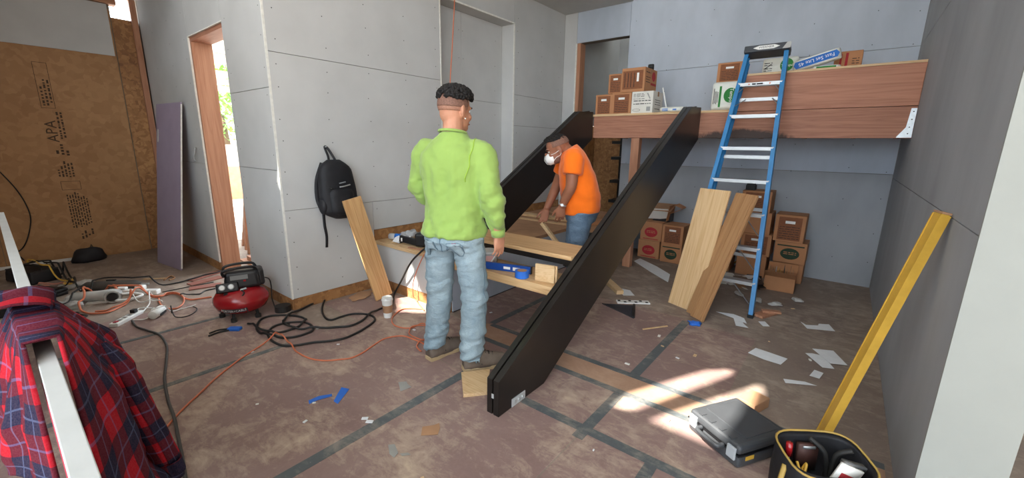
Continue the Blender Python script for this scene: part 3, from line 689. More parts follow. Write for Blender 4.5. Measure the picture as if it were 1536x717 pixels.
for i in range(26):
    x, y = random.uniform(-1.05, -.52), random.uniform(4.62, 5.1); a = random.uniform(0, 6.28); s = random.uniform(.03, .1)
    mb = MB(); M = rotz(a) @ Matrix.Rotation(random.uniform(-.35, .35), 3, 'X')
    mb.obox((x, y, .022+random.random()*.05), (s*1.6, s, .003), M)
    solo('rubbish_scrap', mb, random.choice(M_scr), 'torn packaging scrap in the litter under the lowest ladder step', 'scrap', 'litter below the ladder')
for k, (a, b) in enumerate((((1085, 393), (1130, 378)), ((1098, 400), (1140, 392)))):
    p, q = G(*a), G(*b)
    solo('cable_tie_strip', MB().tube(spline([Vector((p.x, p.y, .03)), Vector(((p.x+q.x)/2, (p.y+q.y)/2, .12)), Vector((q.x, q.y, .02))]), .006, 6), M_yel if k else M_blk, 'curled yellow strap in the litter below the ladder' if k else 'curled black strap in the litter below the ladder', 'strap', smooth=True)

# ================================================================== LADDER
def LP(i, s, off=0):          # i = step number up the rails, s = 0 left .. 1 right, off = towards the wall behind
    xl, xr = -1.07+.0228*i, -.47-.0138*i
    return Vector((xl+(xr-xl)*s, 3.88+.086*i+off*.957, .2858*i-off*.288))
ld = thing('step_ladder', 'blue fiberglass step ladder with aluminium steps leaning folded on the loft', 'ladder', (-.77, 3.92, 0))
NF = Vector((0, -.957, .288)); UP = Vector((0, .288, .957))
def rail(nm, s, i0, i1, off, wdt, dep, mat, par):
    a, b = LP(i0, s, off), LP(i1, s, off); sd = Vector((1, 0, 0))
    hw = wdt/2; rings = []
    sg = 1 if s > .5 else -1
    for p in (a, b):
        # C-channel open to the inside
        prof = [(-hw, 0), (hw, 0), (hw, dep), (-hw, dep), (-hw, dep-.006), (hw-.006, dep-.006), (hw-.006, .006), (-hw, .006)]
        rings.append([p+sd*(q[0]*sg)-NF*q[1] for q in prof])
    return part(nm, MB().loft(rings), mat, par)
for s in (0, 1):
    r = rail('front_rail', s, 0.02, 8.0, 0, .034, .075, M_blue, ld)
    for i in range(1, 8):
        p = LP(i, s, -.001)+UP*.0
        part('rivet', MB().lathe([(.006, 0), (.004, .003)], 8, p, frame((1, 0, 0), NF)), M_alu, r)
    rail('rear_rail', s*.96+.02, .35, 7.8, .085, .03, .04, M_blue, ld)
    part('rubber_foot', MB().obox(LP(0.07, s, .035), (.045, .085, .035)), M_rub, ld)
for i in range(1, 8):
    a, b = LP(i, 0, .005), LP(i, 1, .005); c = (a+b)/2
    st = part('step', MB().obox(c+Vector((0, .035, 0)), (b.x-a.x-.004, .085, .006)).obox(c+Vector((0, -.006, -.012)), (b.x-a.x-.004, .004, .028)).obox(c+Vector((0, .076, -.012)), (b.x-a.x-.004, .004, .028)), M_alu, ld)
    if i <= 3:
        p = LP(i, .96, .01)+Vector((0, 0, -.19)); q = LP(i, .70, .01)+Vector((0, 0, -.02)); part('step_brace', MB().tube([p, q], .009, 6, flat=.4), M_alu, ld)
        p = LP(i, .04, .01)+Vector((0, 0, -.19)); q = LP(i, .30, .01)+Vector((0, 0, -.02)); part('step_brace', MB().tube([p, q], .009, 6, flat=.4), M_alu, ld)
    if i == 7:
        mb = MB(); [mb.prism(p, .0008, FR, (c.x, a.y-.0085, c.z-.012)) for p in lines(-.06, .04, [-.006], .012)]; part('print_lines', mb, M_inkk, st)
        for x in (-.085, .08): part('warning_dot', MB().prism(ellpoly(x, 0, .007, .007, 10), .0008, FR, (c.x, a.y-.0085, c.z-.012)), M_orange, st)
for i in (6.62, 4.8, 3.2, 1.8):
    a, b = LP(i, .03, .11), LP(i, .97, .11); part('rear_rung', MB().obox((a+b)/2, (b.x-a.x, .012, .03)), M_alu, ld)
for s0, s1, sz in ((.02, .2, 0), (.98, .8, 0)):
    part('spreader', MB().tube([LP(6.35, s0, .05), LP(6.62, s1, .10)], .008, 6, flat=.4), M_alu, ld)
    part('step_brace', MB().tube([LP(6.72, s0, .02), LP(6.97, s1, .02)], .008, 6, flat=.4), M_alu, ld)
a, b = LP(8.04, 0, .04), LP(8.04, 1, .04); ML = frame((1, 0, 0), UP)
cp = part('top_cap', MB().obox((a+b)/2+UP*-.005, (b.x-a.x+.05, .15, .062), ML), plain('grey_cap_plastic', (64, 68, 74), .45), ld, bevel=.008)
part('tool_slot', MB().obox((a+b)/2+UP*.027+Vector((-.09, 0, 0)), (.08, .03, .004), ML).obox((a+b)/2+UP*.027+Vector((.07, 0, 0)), (.08, .03, .004), ML), M_blk, cp)
MC = Matrix(((1, 0, 0), (0, UP.y, NF.y), (0, UP.z, NF.z)))
pc = (a+b)/2+UP*-.005+NF*.0755
part('logo_oval', MB().prism([(-.105, 0), (-.06, .018), (.06, .018), (.105, 0), (.06, -.018), (-.06, -.018)], .001, MC, pc), M_inkw, cp)
text('logo_lettering', 'WERNER', .03, pc+NF*.0012, MC, plain('logo_grey', (58, 62, 70), .6), cp)
part('cap_label', MB().prism([(.125, -.028), (.185, -.028), (.185, .026), (.155, .026)], .001, MC, pc), M_alu, cp)

# boards leaning on the ladder
def lean(name, bl, br_, tl, th, mat, label, cat='board', keep=False, bevel=.002):
    bl, br_, tl = Vector(bl), Vector(br_), Vector(tl); x = (br_-bl); wd = x.length; up = tl-bl
    if keep: x = (x-up.normalized()*x.dot(up.normalized())).normalized()*wd; br_ = bl+x
    M = frame(x, up); h = (up-x.normalized()*up.dot(x.normalized())).length
    # frame(): x = width, z = height, y = thickness
    t = thing(name, label, cat, (bl+br_)/2, M=M)
    part('board', MB().box(-wd/2, wd/2, 0, th, 0, h), mat, t, world=False, bevel=bevel)
    return t, wd, h
lean('plywood_board', (-1.135, 3.79, .003), (-.865, 3.68, .003), (-1.155, 4.10, 1.06), .018, M_plyz, 'pale plywood board with wavy grain leaning on the ladder')
t, wd, h = lean('trim_board', (-.935, 3.665, .003), (-.83, 3.60, .003), (-.80, 4.05, 1.045), .02, M_trimz, 'plain tan pine trim board leaning behind the grooved one')
t, wd, h = lean('trim_board', (-.885, 3.60, .003), (-.765, 3.525, .003), (-.735, 4.0, 1.045), .02, M_trimz, 'grooved tan pine trim board leaning in front on the ladder')
for x in (-wd*.30, wd*.30, wd*.40): part('groove_bead', MB().box(x-.004, x+.004, -.005, 0, .001, h-.001), M_trimz, t, world=False)

# ================================================================== THINGS AROUND THE ROOM
# purple board, wall side
t, wd, h = lean('drywall_sheet', (-6.22, 1.10, .003), (-5.62, 1.18, .003), (-6.18, 1.345, 1.81), .014, M_pinkp, 'purple drywall sheet leaning on the wall beside the doorway', 'drywall sheet')
part('paper_flap', MB().box(-wd/2+.03, -wd/2+.06, -.002, 0, h-.42, h-.28), M_dry, t, world=False)
part('torn_edge', MB().box(wd/2, wd/2+.003, 0, .014, .02, h-.02), M_bead, t, world=False)
solo('wall_hook', MB().tube(spline([(-5.50, 1.445, 1.34), (-5.49, 1.43, 1.28), (-5.51, 1.42, 1.22), (-5.47, 1.42, 1.20)]), .009, 6).tube([(-5.50, 1.458, 1.33), (-5.50, 1.44, 1.34)], .007, 6), M_alu, 'small bent metal hook on the wall beside the purple sheet', 'hook', smooth=True)
# plank under the backpack
lean('oak_plank', G(565, 452, .003), G(590, 445, .003), onX(514, 302, -3.325), .02, M_oakz, 'knotty oak plank leaning on the wall beside the backpack', 'board', keep=True)

# backpack ---------------------------------------------------------------
M_pack = plain('black_nylon', (26, 26, 30), .62, var=.25, scale=14, bump=.25, bscale=25)
bp = thing('backpack', 'black backpack hanging on the drywall by its loop', 'backpack', (-3.44, 1.895, .76))
mb = MB(); rings = []
for j in range(19):
    v = j/18; zz = .765+v*.505
    wv = .165*(1-.30*max(0, v-.45)**1.5*1.9)*(min(1, (v+.02)*7)**.5)*(min(1, (1.03-v)*6)**.5)
    dv = .085*(1-.35*v)*(min(1, (v+.03)*8)**.5)*(min(1, (1.03-v)*7)**.5)
    cy = 1.905-.03*v
    rings.append([Vector((-3.452+.01*(1-v)+dv*math.copysign(abs(math.cos(2*PI*k/28))**.75, math.cos(2*PI*k/28)), cy+wv*math.copysign(abs(math.sin(2*PI*k/28))**.7, math.sin(2*PI*k/28))+.006*noise.noise(Vector((k*.7, v*6, 0))), zz)) for k in range(28)])
part('bag_body', mb.loft(rings), M_pack, bp, smooth=True)
mb = MB(); rings = []
for j in range(11):
    v = j/10; zz = .80+v*.24; wv = .115*(min(1, (v+.05)*6)**.5)*(min(1, (1.05-v)*5)**.5); dv = .045*(min(1, (v+.05)*6)**.5)*(min(1, (1.05-v)*6)**.5)
    rings.append([Vector((-3.385-.02*v+dv*math.cos(2*PI*k/20), 1.90-.01*v+wv*math.copysign(abs(math.sin(2*PI*k/20))**.7, math.sin(2*PI*k/20)), zz)) for k in range(20)])
fp = part('front_pocket', mb.loft(rings), M_pack, bp, smooth=True)
part('reflective_stripe', MB().tube(spline([(-3.352, 1.86, 1.045), (-3.346, 1.90, 1.05), (-3.352, 1.955, 1.06)]), .006, 6), M_alu, fp, smooth=True)
part('reflective_stripe', MB().tube(spline([(-3.364, 1.865, 1.075), (-3.36, 1.92, 1.085)]), .005, 6), plain('dull_grey_logo', (140, 142, 146), .5), fp, smooth=True)
part('hang_loop', MB().tube(spline([(-3.47, 1.845, 1.25), (-3.49, 1.85, 1.30), (-3.515, 1.84, 1.372), (-3.50, 1.86, 1.36), (-3.47, 1.905, 1.26)]), .011, 6, flat=.4), M_pack, bp, smooth=True)
part('wall_nail', MB().tube([(-3.54, 1.842, 1.372), (-3.49, 1.842, 1.378)], .004, 6), M_zinc, bp)
for pts in ([(-3.47, 1.76, .85), (-3.44, 1.745, .72), (-3.45, 1.76, .62), (-3.455, 1.755, .52)], [(-3.45, 1.99, .80), (-3.45, 1.985, .70), (-3.46, 2.0, .66)], [(-3.46, 2.05, .86), (-3.45, 2.07, .75), (-3.46, 2.09, .63)]):
    part('strap', MB().tube(spline(pts), .013 if len(pts) == 4 else .007, 6, flat=.35), M_pack, bp, smooth=True)
part('side_pocket', MB().ell((-3.44, 1.745, .88), (.05, .03, .07)), M_pack, bp, smooth=True)
part('shoulder_strap', MB().tube(spline([(-3.50, 1.80, 1.24), (-3.50, 1.745, 1.1), (-3.50, 1.735, .95), (-3.48, 1.75, .86)]), .022, 8, flat=.5), M_pack, bp, smooth=True)
part('compression_strap', MB().tube(spline([(-3.46, 1.755, 1.06), (-3.40, 1.78, 1.05), (-3.37, 1.80, 1.03)]), .007, 6), M_rub, bp, smooth=True)

# cup --------------------------------------------------------------------
cup = thing('paper_cup', 'white paper coffee cup with a lid standing on the floor', 'cup', (-2.815, 1.90, .002))
part('cup_body', MB().lathe([(.031, 0), (.033, .004), (.043, .15), (.044, .152)], 24), M_white, cup, world=False, smooth=False)
part('sleeve', MB().lathe([(.0362, .045), (.0366, .045), (.0412, .11), (.0408, .11)], 24), M_kraft, cup, world=False)
part('lid', MB().lathe([(.0465, .150), (.047, .158), (.044, .162), (.041, .176), (.036, .178), (.030, .172)], 24), M_white, cup, world=False, smooth=False)

# pancake compressor -------------------------------------------------------
cp = thing('air_compressor', 'red pancake air compressor with black shroud beside the end wall', 'compressor', (-3.76, 1.155, 0))
tank = part('tank', MB().lathe([(.02, .045), (.12, .055), (.175, .085), (.197, .13), (.2, .15), (.195, .175), (.17, .215), (.11, .245), (.02, .255)], 40), M_red, cp, world=False, smooth=True)
for a in (.4, 2.5, 4.2, 5.5):
    part('rubber_foot', MB().tube([(.14*math.cos(a), .14*math.sin(a), .09), (.15*math.cos(a), .15*math.sin(a), .03)], .012, 8).lathe([(.022, 0), (.022, .03)], 10, (.15*math.cos(a), .15*math.sin(a), 0)), M_rub, cp, world=False)
ca = math.atan2(-1.155, 3.76)      # towards the photographer's side
cdir = Vector((math.cos(ca), math.sin(ca), 0)); csd = Vector((-math.sin(ca), math.cos(ca), 0))   # csd points to the viewer's right
def cpt(r, s, z): return cdir*r+csd*s+Vector((0, 0, z))
MCp = Matrix((cdir, csd, Vector((0, 0, 1)))).transposed()
sh = part('shroud', MB().obox(cpt(-.02, .02, .32), (.2, .26, .15), MCp, taper=.86), M_blk, cp, world=False, bevel=.03, seg=3)
part('motor_cover', MB().obox(cpt(-.04, .12, .315), (.17, .12, .14), MCp, taper=.9), M_blk, cp, world=False, bevel=.025, seg=3)
pn = part('control_panel', MB().obox(cpt(.075, -.085, .275), (.05, .15, .075), MCp @ Matrix.Rotation(-.25, 3, 'Y')), M_blk, cp, world=False, bevel=.01)
MG = MCp @ Matrix.Rotation(.25, 3, 'Y').inverted()
for s in (-.12, -.06):
    p = cpt(.1, s, .285); z = (cdir*.93+Vector((0, 0, .36))).normalized()
    g = part('gauge', MB().lathe([(.022, 0), (.022, .012), (.018, .014)], 18, p, frame(csd, z)), M_blk, pn, world=True) if False else part('gauge', MB().lathe([(.022, 0), (.022, .012), (.017, .014)], 18, p, frame(csd, z)), M_alu, cp, world=False)
    part('gauge_face', MB().lathe([(.016, .0142), (.016, .0155)], 18, p, frame(csd, z)), M_white, g, world=False)
part('carry_handle', MB().tube(spline([cpt(.05, -.10, .36), cpt(.06, -.10, .405), cpt(.055, .0, .42), cpt(.05, .1, .415), cpt(.03, .13, .375)]), .011, 8), M_blk, cp, world=False, smooth=True)
part('carry_handle', MB().tube(spline([cpt(-.09, -.10, .36), cpt(-.09, -.09, .405), cpt(-.09, .0, .42), cpt(-.09, .1, .415), cpt(-.09, .13, .375)]), .011, 8), M_blk, cp, world=False, smooth=True)
part('nameplate', MB().obox(cpt(.07, .0, .345), (.004, .12, .035), MCp @ Matrix.Rotation(-.1, 3, 'Y')), plain('grey_nameplate', (120, 120, 118), .5), cp, world=False)
part('power_switch', MB().obox(cpt(.078, .035, .315), (.01, .018, .012), MCp), M_red, cp, world=False)
part('air_tube', MB().tube(spline([cpt(.10, -.0, .25), cpt(.145, .02, .235), cpt(.17, -.0, .20), cpt(.19, .02, .13), cpt(.165, .03, .08)]), .006, 6), M_rub, cp, world=False, smooth=True)
part('outlet_coupler', MB().tube([cpt(.105, .0, .25), cpt(.12, .04, .262)], .008, 8), M_zinc, cp, world=False)
part('regulator_knob', MB().lathe([(.016, 0), (.016, .02), (.012, .024)], 12, cpt(.085, -.10, .225), frame(csd, cdir)), M_blk, cp, world=False)
part('power_cord', MB().tube(spline([cpt(-.05, .16, .29), cpt(-.03, .21, .27), cpt(-.02, .22, .2), cpt(-.02, .215, .1), cpt(0, .23, .012)]), .005, 6), M_rub, cp, world=False, smooth=True)
lz = .108; ln = (cdir*.94+csd*-.34).normalized(); lsd = Vector((-ln.y, ln.x, 0))
part('name_band', MB().loft([[ln.normalized()*0+Vector((math.cos(an), math.sin(an), 0))*rr+Vector((0, 0, z)) for z, rr in ((lz-.017, .184), (lz+.017, .1945), (lz+.017, .1955), (lz-.017, .1855))] for an in [math.atan2(ln.y, ln.x)+(k-6)*.072 for k in range(13)]]), M_blk, tank, world=False)
tup = Vector((0, 0, 1))*.94+ln*.30; tup.normalize(); tout = lsd.cross(tup)
text('name_lettering', 'PORTER+CABLE', .030, ln*.1965+Vector((0, 0, lz)), Matrix((lsd, tup, tout)).transposed(), M_inkw, tank, world=False, bend=.19, depth=.0022, sx=.85)
# black tape roll and blue-capped shears by it
solo('rubber_tape_roll', MB().lathe([(.035, 0), (.062, 0), (.062, .05), (.035, .05)], 24, (-3.60, 1.40, .001)).lathe([(.034, .002), (.0355, .002), (.0355, .048), (.034, .048)], 24, (-3.60, 1.40, .001)), M_rub, 'black tape roll lying between the red compressor and the wall corner', 'tape roll')
t = thing('air_fitting', 'black cable end with a bright blue connector on the floor before the compressor', 'connector', G(345, 494))
part('connector', MB().obox(G(352, 493, .012), (.09, .05, .022), rotz(.7)), M_bluetape, t, bevel=.006)
part('cable', MB().tube(spline([G(344, 495, .01), G(330, 498, .008), G(313, 504, .008)]), .007, 6).tube(spline([G(344, 493, .01), G(328, 495, .008), G(314, 500, .008)]), .006, 6), M_rub, t, smooth=True)

# hoses and cords on the floor: paths measured on the floor plane
_laid = {}
OBST = []            # things lying in the clutter that cables are draped over: x, y, half length, half width, turn, height
for px_, hl_, hw_, an_, ht_ in (((52, 420), .22, .13, .4, .165), ((60, 445), .18, .15, .5, .068), ((160, 452), .27, .075, .95, .115), ((170, 436), .31, .055, .9, .115), ((237, 474), .08, .04, .66, .07),
                                ((108, 452), .085, .085, 0, .055), ((112, 462), .085, .085, 0, .055), ((128, 428), .085, .085, 0, .055), ((98, 436), .085, .085, 0, .055), ((62, 462), .16, .12, .75, .09), ((205, 441), .2, .05, .75, .09), ((192, 479), .15, .035, .97, .036)):
    c_ = G(*px_); OBST.append((c_.x, c_.y, hl_, hw_, an_, ht_))
for a_, b_ in (((284, 422), (332, 407)), ((284, 428), (332, 416)), ((284, 434), (332, 427))):
    p_, q_ = G(*a_), G(*b_); d_ = q_-p_; OBST.append(((p_.x+q_.x)/2, (p_.y+q_.y)/2, d_.length/2, .05, math.atan2(d_.y, d_.x), .0115))
def settle(pts, r):
    """lay a cable over the ones already on the floor (and over itself): lift it where it crosses them"""
    zs = [p.z for p in pts]; mine = []; base = zs[:]
    for i, p in enumerate(pts):
        cx, cy = int(math.floor(p.x/.04)), int(math.floor(p.y/.04)); z = p.z
        for dx in (-1, 0, 1):
            for dy in (-1, 0, 1):
                for q in _laid.get((cx+dx, cy+dy), ())+tuple(m for m in mine[:-10] if abs(m[0]-p.x) < .04 and abs(m[1]-p.y) < .04 and dx == 0 and dy == 0):
                    if math.hypot(q[0]-p.x, q[1]-p.y) < (q[3]+r)*1.6 and q[2] < .08: z = max(z, q[2]+q[3]+r+.0006)
        for ox, oy, hl, hw, an, ht in OBST:
            lx = (p.x-ox)*math.cos(an)+(p.y-oy)*math.sin(an); ly = -(p.x-ox)*math.sin(an)+(p.y-oy)*math.cos(an)
            if abs(lx) < hl+r and abs(ly) < hw+r and p.z < .2: z = max(z, ht+r+.001)
        zs[i] = z; mine.append((p.x, p.y, z, r))
    for it in range(14):
        z2 = zs[:]
        for i in range(1, len(zs)-1): z2[i] = max(zs[i], (zs[i-1]+zs[i+1])/2)
        zs = z2
    for p, z in zip(pts, zs):
        p.z = z; k = (int(math.floor(p.x/.04)), int(math.floor(p.y/.04))); _laid[k] = _laid.get(k, ())+((p.x, p.y, z, r),)
    return pts
def hose(name, px, r, mat, label, cat='hose', k=12):
    pts = [G(x, y, r+.0015) for x, y in px]
    pts = spline(pts, k)
    for i, p in enumerate(pts): p.z += .003*abs(noise.noise(Vector((i*.21, r*90, 0))))
    settle(pts, r)
    return solo(name, MB().tube(pts, r, 8), mat, label, cat, smooth=True, origin=pts[0])
def zp(x): return 360+x/5.12, 0
def Z(x, y): return (360+x/5.12, 420+y/5.12)        # helper for points read off a 5.12x enlargement
hose('air_hose', [Z(690, 85), Z(640, 180), Z(630, 240), Z(655, 290), Z(700, 307), Z(770, 285), Z(860, 262), Z(960, 262), Z(1020, 280), Z(1035, 310), Z(990, 350), Z(900, 405), Z(800, 448), Z(680, 470), Z(560, 480), Z(440, 500), Z(340, 505), Z(250, 470), Z(215, 420), Z(235, 375), Z(290, 345), Z(390, 325), Z(490, 325), Z(550, 350), Z(560, 385), Z(500, 415), Z(400, 440), Z(290, 442), Z(190, 425), Z(135, 390), Z(130, 350), Z(165, 300), Z(240, 275), Z(350, 270), Z(450, 280), Z(505, 305), Z(490, 335), Z(420, 370), Z(320, 400), Z(230, 408), Z(150, 390), Z(95, 345), Z(60, 335)], .0085, M_rub, 'thick black rubber air hose coiled on the floor before the compressor')
# second run of the black hose rising to the bench tool
pts = spline([G(*Z(380, 345), .012), G(*Z(335, 340), .012), G(*Z(345, 300), .012), G(*Z(400, 262), .012), G(*Z(520, 200), .012), G(*Z(640, 140), .012)], 12); settle(pts, .0085)
solo('air_hose', MB().tube(pts, .0085, 8), M_rub, 'short black hose end running from the coil to the wall base', 'hose', smooth=True, origin=pts[0])
a = [G(*Z(340, 352), .012), G(*Z(430, 378), .012), G(*Z(560, 378), .012), G(*Z(720, 362), .012), G(*Z(850, 350), .012), G(*Z(950, 305), .012), G(*Z(1040, 240), .012), G(576, 461, .013), G(588, 459, .03)]
b = [onY(592, 443, 2.26), onY(605, 415, 2.255), onY(617, 393, 2.25), onY(632, 377, 2.27), Vector((-2.86, 2.36, .50))]
pts = spline(a+b, 12); settle(pts, .0085); solo('air_hose', MB().tube(pts, .0085, 8), M_rub, 'black hose looping up from the floor to the tool on the low platform', 'hose', smooth=True, origin=pts[0])
hose('extension_cord', [(232, 663), (270, 618), (300, 590), (330, 562), (370, 532), (405, 512), Z(300, 430), Z(360, 470), Z(400, 515), Z(440, 555), Z(530, 600), Z(640, 620), Z(760, 612), Z(850, 600), Z(940, 560), Z(1020, 505), Z(1100, 455), Z(1180, 435), Z(1260, 432), Z(1330, 455), Z(1400, 485), (640, 519)], .0052, M_orange, 'thin orange cord winding across the floor towards the man in green', 'cord')
hose('extension_cord', [Z(1410, 225), Z(1260, 222), Z(1190, 265), Z(1165, 310), Z(1190, 350), Z(1260, 370), Z(1330, 365), Z(1390, 335), Z(1440, 345), Z(1330, 365), Z(1300, 395), Z(1310, 425), Z(1380, 455), Z(1420, 462), Z(1380, 480), Z(1358, 510), Z(1380, 540), (632, 527)], .005, M_orange, 'looped orange cord lying at the low platform beside the jeans', 'cord')
pts = spline([Vector((-2.78, 2.4, .50)), Vector((-2.76, 2.27, .49)), onY(622, 415, 2.265), onY(619, 440, 2.26), G(625, 452, .01), G(636, 466, .008)], 8)
solo('extension_cord', MB().tube(pts, .0048, 8), M_orange, 'orange cord hanging over the front of the low platform', 'cord', smooth=True, origin=pts[0])
pts = spline([(-3.45, 3.36, 3.25), (-3.45, 3.33, 2.9), (-3.47, 3.30, 2.4), (-3.48, 3.27, 2.0), (-3.42, 3.2, 1.3), (-3.36, 3.15, .9), (-3.3, 3.0, .485)], 8)
solo('hanging_cord', MB().tube(pts, .0055, 8), M_orange, 'orange cord hanging from the ceiling before the wall recess', 'cord', smooth=True, origin=pts[-1])
hose('extension_cord', [(198, 481), (205, 490), (222, 496), (240, 503), (250, 520), (249, 545), (247, 570), (252, 600), (262, 630), (268, 660), (274, 690), (278, 717), (282, 745)], .0075, plain('grey_cable', (72, 70, 68), .6), 'dark grey cable running over the paper floor from the power strip', 'cord')
# left clutter of cords
def zz(x, y): return (160+x/7.172, 400+y/7.172)
def z8(x, y): return (30+x/5.976, 370+y/5.976)
hose('extension_cord', [z8(510, 520), z8(600, 450), z8(700, 400), z8(820, 378), z8(1000, 378), zz(300, 240), zz(500, 220), zz(700, 185), zz(900, 145), zz(1050, 100), zz(1180, 72), (338, 405)], .007, M_rub, 'black cord running from the clutter to behind the compressor', 'cord')
hose('extension_cord', [z8(1015, 490), z8(900, 540), z8(780, 590), z8(640, 600), z8(560, 580), z8(540, 550), z8(600, 520), z8(590, 480), z8(640, 440), z8(760, 430), z8(900, 440), zz(100, 330), zz(300, 330), zz(500, 335), zz(600, 310), zz(700, 290), zz(780, 300), zz(840, 340), zz(900, 355), zz(1000, 345), zz(1130, 325)], .008, M_orange, 'thick orange extension cord tangled around the grey tool', 'cord')
hose('extension_cord', [zz(560, 340), zz(570, 390), zz(610, 430), zz(680, 455), zz(760, 445), zz(820, 400), zz(830, 350), zz(760, 300), zz(660, 300), zz(590, 330), zz(480, 345), zz(380, 350), zz(250, 400), zz(100, 450), zz(-20, 475), zz(-120, 480)], .0065, M_orange, 'orange cord loop lying beside the white power tap', 'cord')
hose('charger_cord', [zz(500, 310), zz(470, 350), zz(460, 400), zz(430, 440), zz(380, 490), zz(330, 500)], .005, M_white, 'white cord joining the white adapter and the power strip', 'cord')
hose('charger_cord', [zz(320, 480), zz(350, 450), zz(420, 455), zz(500, 445), zz(530, 470), zz(525, 490)], .0045, M_white, 'white cord curling to the white cylinder plug', 'cord')
hose('charger_cord', [zz(290, 575), zz(400, 570), zz(520, 540), zz(640, 505), zz(760, 470), zz(870, 440), zz(960, 412)], .004, M_white, 'long white wire under the white cylinder plug', 'cord')
hose('charger_cord', [zz(600, 380), zz(500, 378), zz(400, 385), zz(300, 388)], .0045, M_white, 'short white cord behind the power strip', 'cord')
hose('extension_cord', [zz(700, 500), zz(740, 540), zz(820, 545), zz(900, 520), zz(960, 480), zz(970, 450), zz(930, 430)], .004, M_rub, 'thin black wire loop on the floor beside the white wire', 'cord')
hose('extension_cord', [zz(600, 275), zz(720, 250), zz(850, 225), zz(1000, 195), zz(1150, 165)], .0045, M_rub, 'thin black wire lying behind the orange cord', 'cord')
hose('extension_cord', [zz(800, 330), zz(900, 300), zz(1000, 295), zz(1060, 260), zz(1170, 235)], .006, M_rub, 'short black cable lying between the orange cord and the compressor', 'cord')
hose('extension_cord', [z8(250, 640), z8(340, 640), z8(420, 620), z8(500, 610), z8(600, 620), z8(520, 655), z8(430, 670), z8(370, 655), z8(430, 620), z8(530, 600)], .006, M_rub, 'black cord doubled on the floor before the tool clutter', 'cord')
hose('extension_cord', [z8(270, 510), z8(300, 460), z8(370, 425), z8(450, 412), z8(530, 425), z8(580, 455), z8(540, 500), z8(470, 540), z8(380, 575), z8(280, 585)], .006, M_rub, 'black cord arching around the tool clutter', 'cord')
hose('extension_cord', [z8(20, 285), z8(60, 255), z8(150, 255), z8(220, 300), z8(300, 305), z8(420, 305), z8(470, 325), z8(480, 370), z8(430, 410), z8(405, 380), z8(430, 350)], .007, M_yel, 'pale yellow cord looped beside the black tool bag', 'cord')
hose('extension_cord', [z8(60, 300), z8(200, 268), z8(330, 258), z8(420, 275), z8(490, 320), z8(510, 370), z8(470, 390), z8(440, 330), z8(380, 285), z8(250, 280)], .008, M_rub, 'thick black cord coiled behind the yellow cord', 'cord')
hose('extension_cord', [z8(40, 375), z8(130, 360), z8(260, 355), z8(150, 370), z8(70, 390), z8(180, 385), z8(300, 395), z8(400, 400)], .008, plain('salmon_cord', (190, 128, 110), .6), 'salmon pink cord folded in front of the black tool bag', 'cord')
solo('wall_wire', MB().tube(spline([onX(-14, 245, -7.03), onX(8, 266, -7.03), onX(25, 285, -7.03), onX(38, 305, -7.03), onX(46, 328, -7.03), onX(42, 355, -7.03), onX(34, 372, -7.03), onX(22, 380, -7.03)]), .006, 6), M_rub, 'thin black wire hanging loose on the OSB wall', 'wire', smooth=True)
solo('wall_wire', MB().tube(spline([onX(10, 372, -7.03), onX(30, 385, -7.0), G(44, 396, .02), G(70, 400, .01)]), .006, 6).tube(spline([G(36, 398, .05), onX(52, 391, -6.98), onX(66, 393, -6.98), G(75, 400, .02)]), .005, 6), M_rub, 'thin dark wire trailing off the OSB wall onto the floor', 'wire', smooth=True)

def blob(name, c, r, mat, label, cat, rz=0, amp=.25, fr=5, seed=0, flat=-1):
    mb = MB().ell((0, 0, 0), r, 24, 14, None); M = rotz(rz)
    for v in mb.v:
        n = noise.noise(v*fr/max(r)*.3+Vector((seed, 0, 0)))*amp; v *= (1+n); v.z = max(v.z, -r[2]*.55)
    mb.v = [M @ v+Vector(c)+Vector((0, 0, r[2]*.55)) for v in mb.v]
    return solo(name, mb, mat, label, cat, smooth=True)
blob('duffel_bag', (-6.86, .61, .002), (.09, .15, .105), M_pack, 'crumpled black cloth bag on the floor against the OSB wall', 'bag', .1, .3, 6, 3)
# tool bag in the far clutter
tc = G(52, 420)
t = thing('tool_tote', 'low black tool tote standing in the cord clutter', 'tool bag', (tc.x, tc.y, 0), .4)
part('tote_body', MB().obox((0, 0, .06), (.42, .24, .12), taper=.93), M_pack, t, world=False, bevel=.02)
part('tote_handle', MB().tube(spline([(-.15, 0, .11), (-.13, 0, .15), (.13, 0, .155), (.15, 0, .11)]), .01, 6), M_rub, t, world=False, smooth=True)
part('tote_rim', MB().tube([(-.19, -.1, .12), (.19, -.1, .12), (.19, .1, .12), (-.19, .1, .12)], .008, 6, closed=True), M_rub, t, world=False)
tc = G(60, 445)
t = thing('tool_case', 'flat black tool case lying behind the yellow drill', 'case', (tc.x, tc.y, 0), .5)
part('case_base', MB().box(-.17, .17, -.11, .11, 0, .035), M_blk, t, world=False, bevel=.01); part('case_lid', MB().box(-.172, .172, -.112, .112, .037, .065), M_blk, t, world=False, bevel=.01)
part('case_handle', MB().tube([(-.06, -.11, .036), (-.06, -.14, .036), (.06, -.14, .036), (.06, -.11, .036)], .008, 6), M_rub, t, world=False)
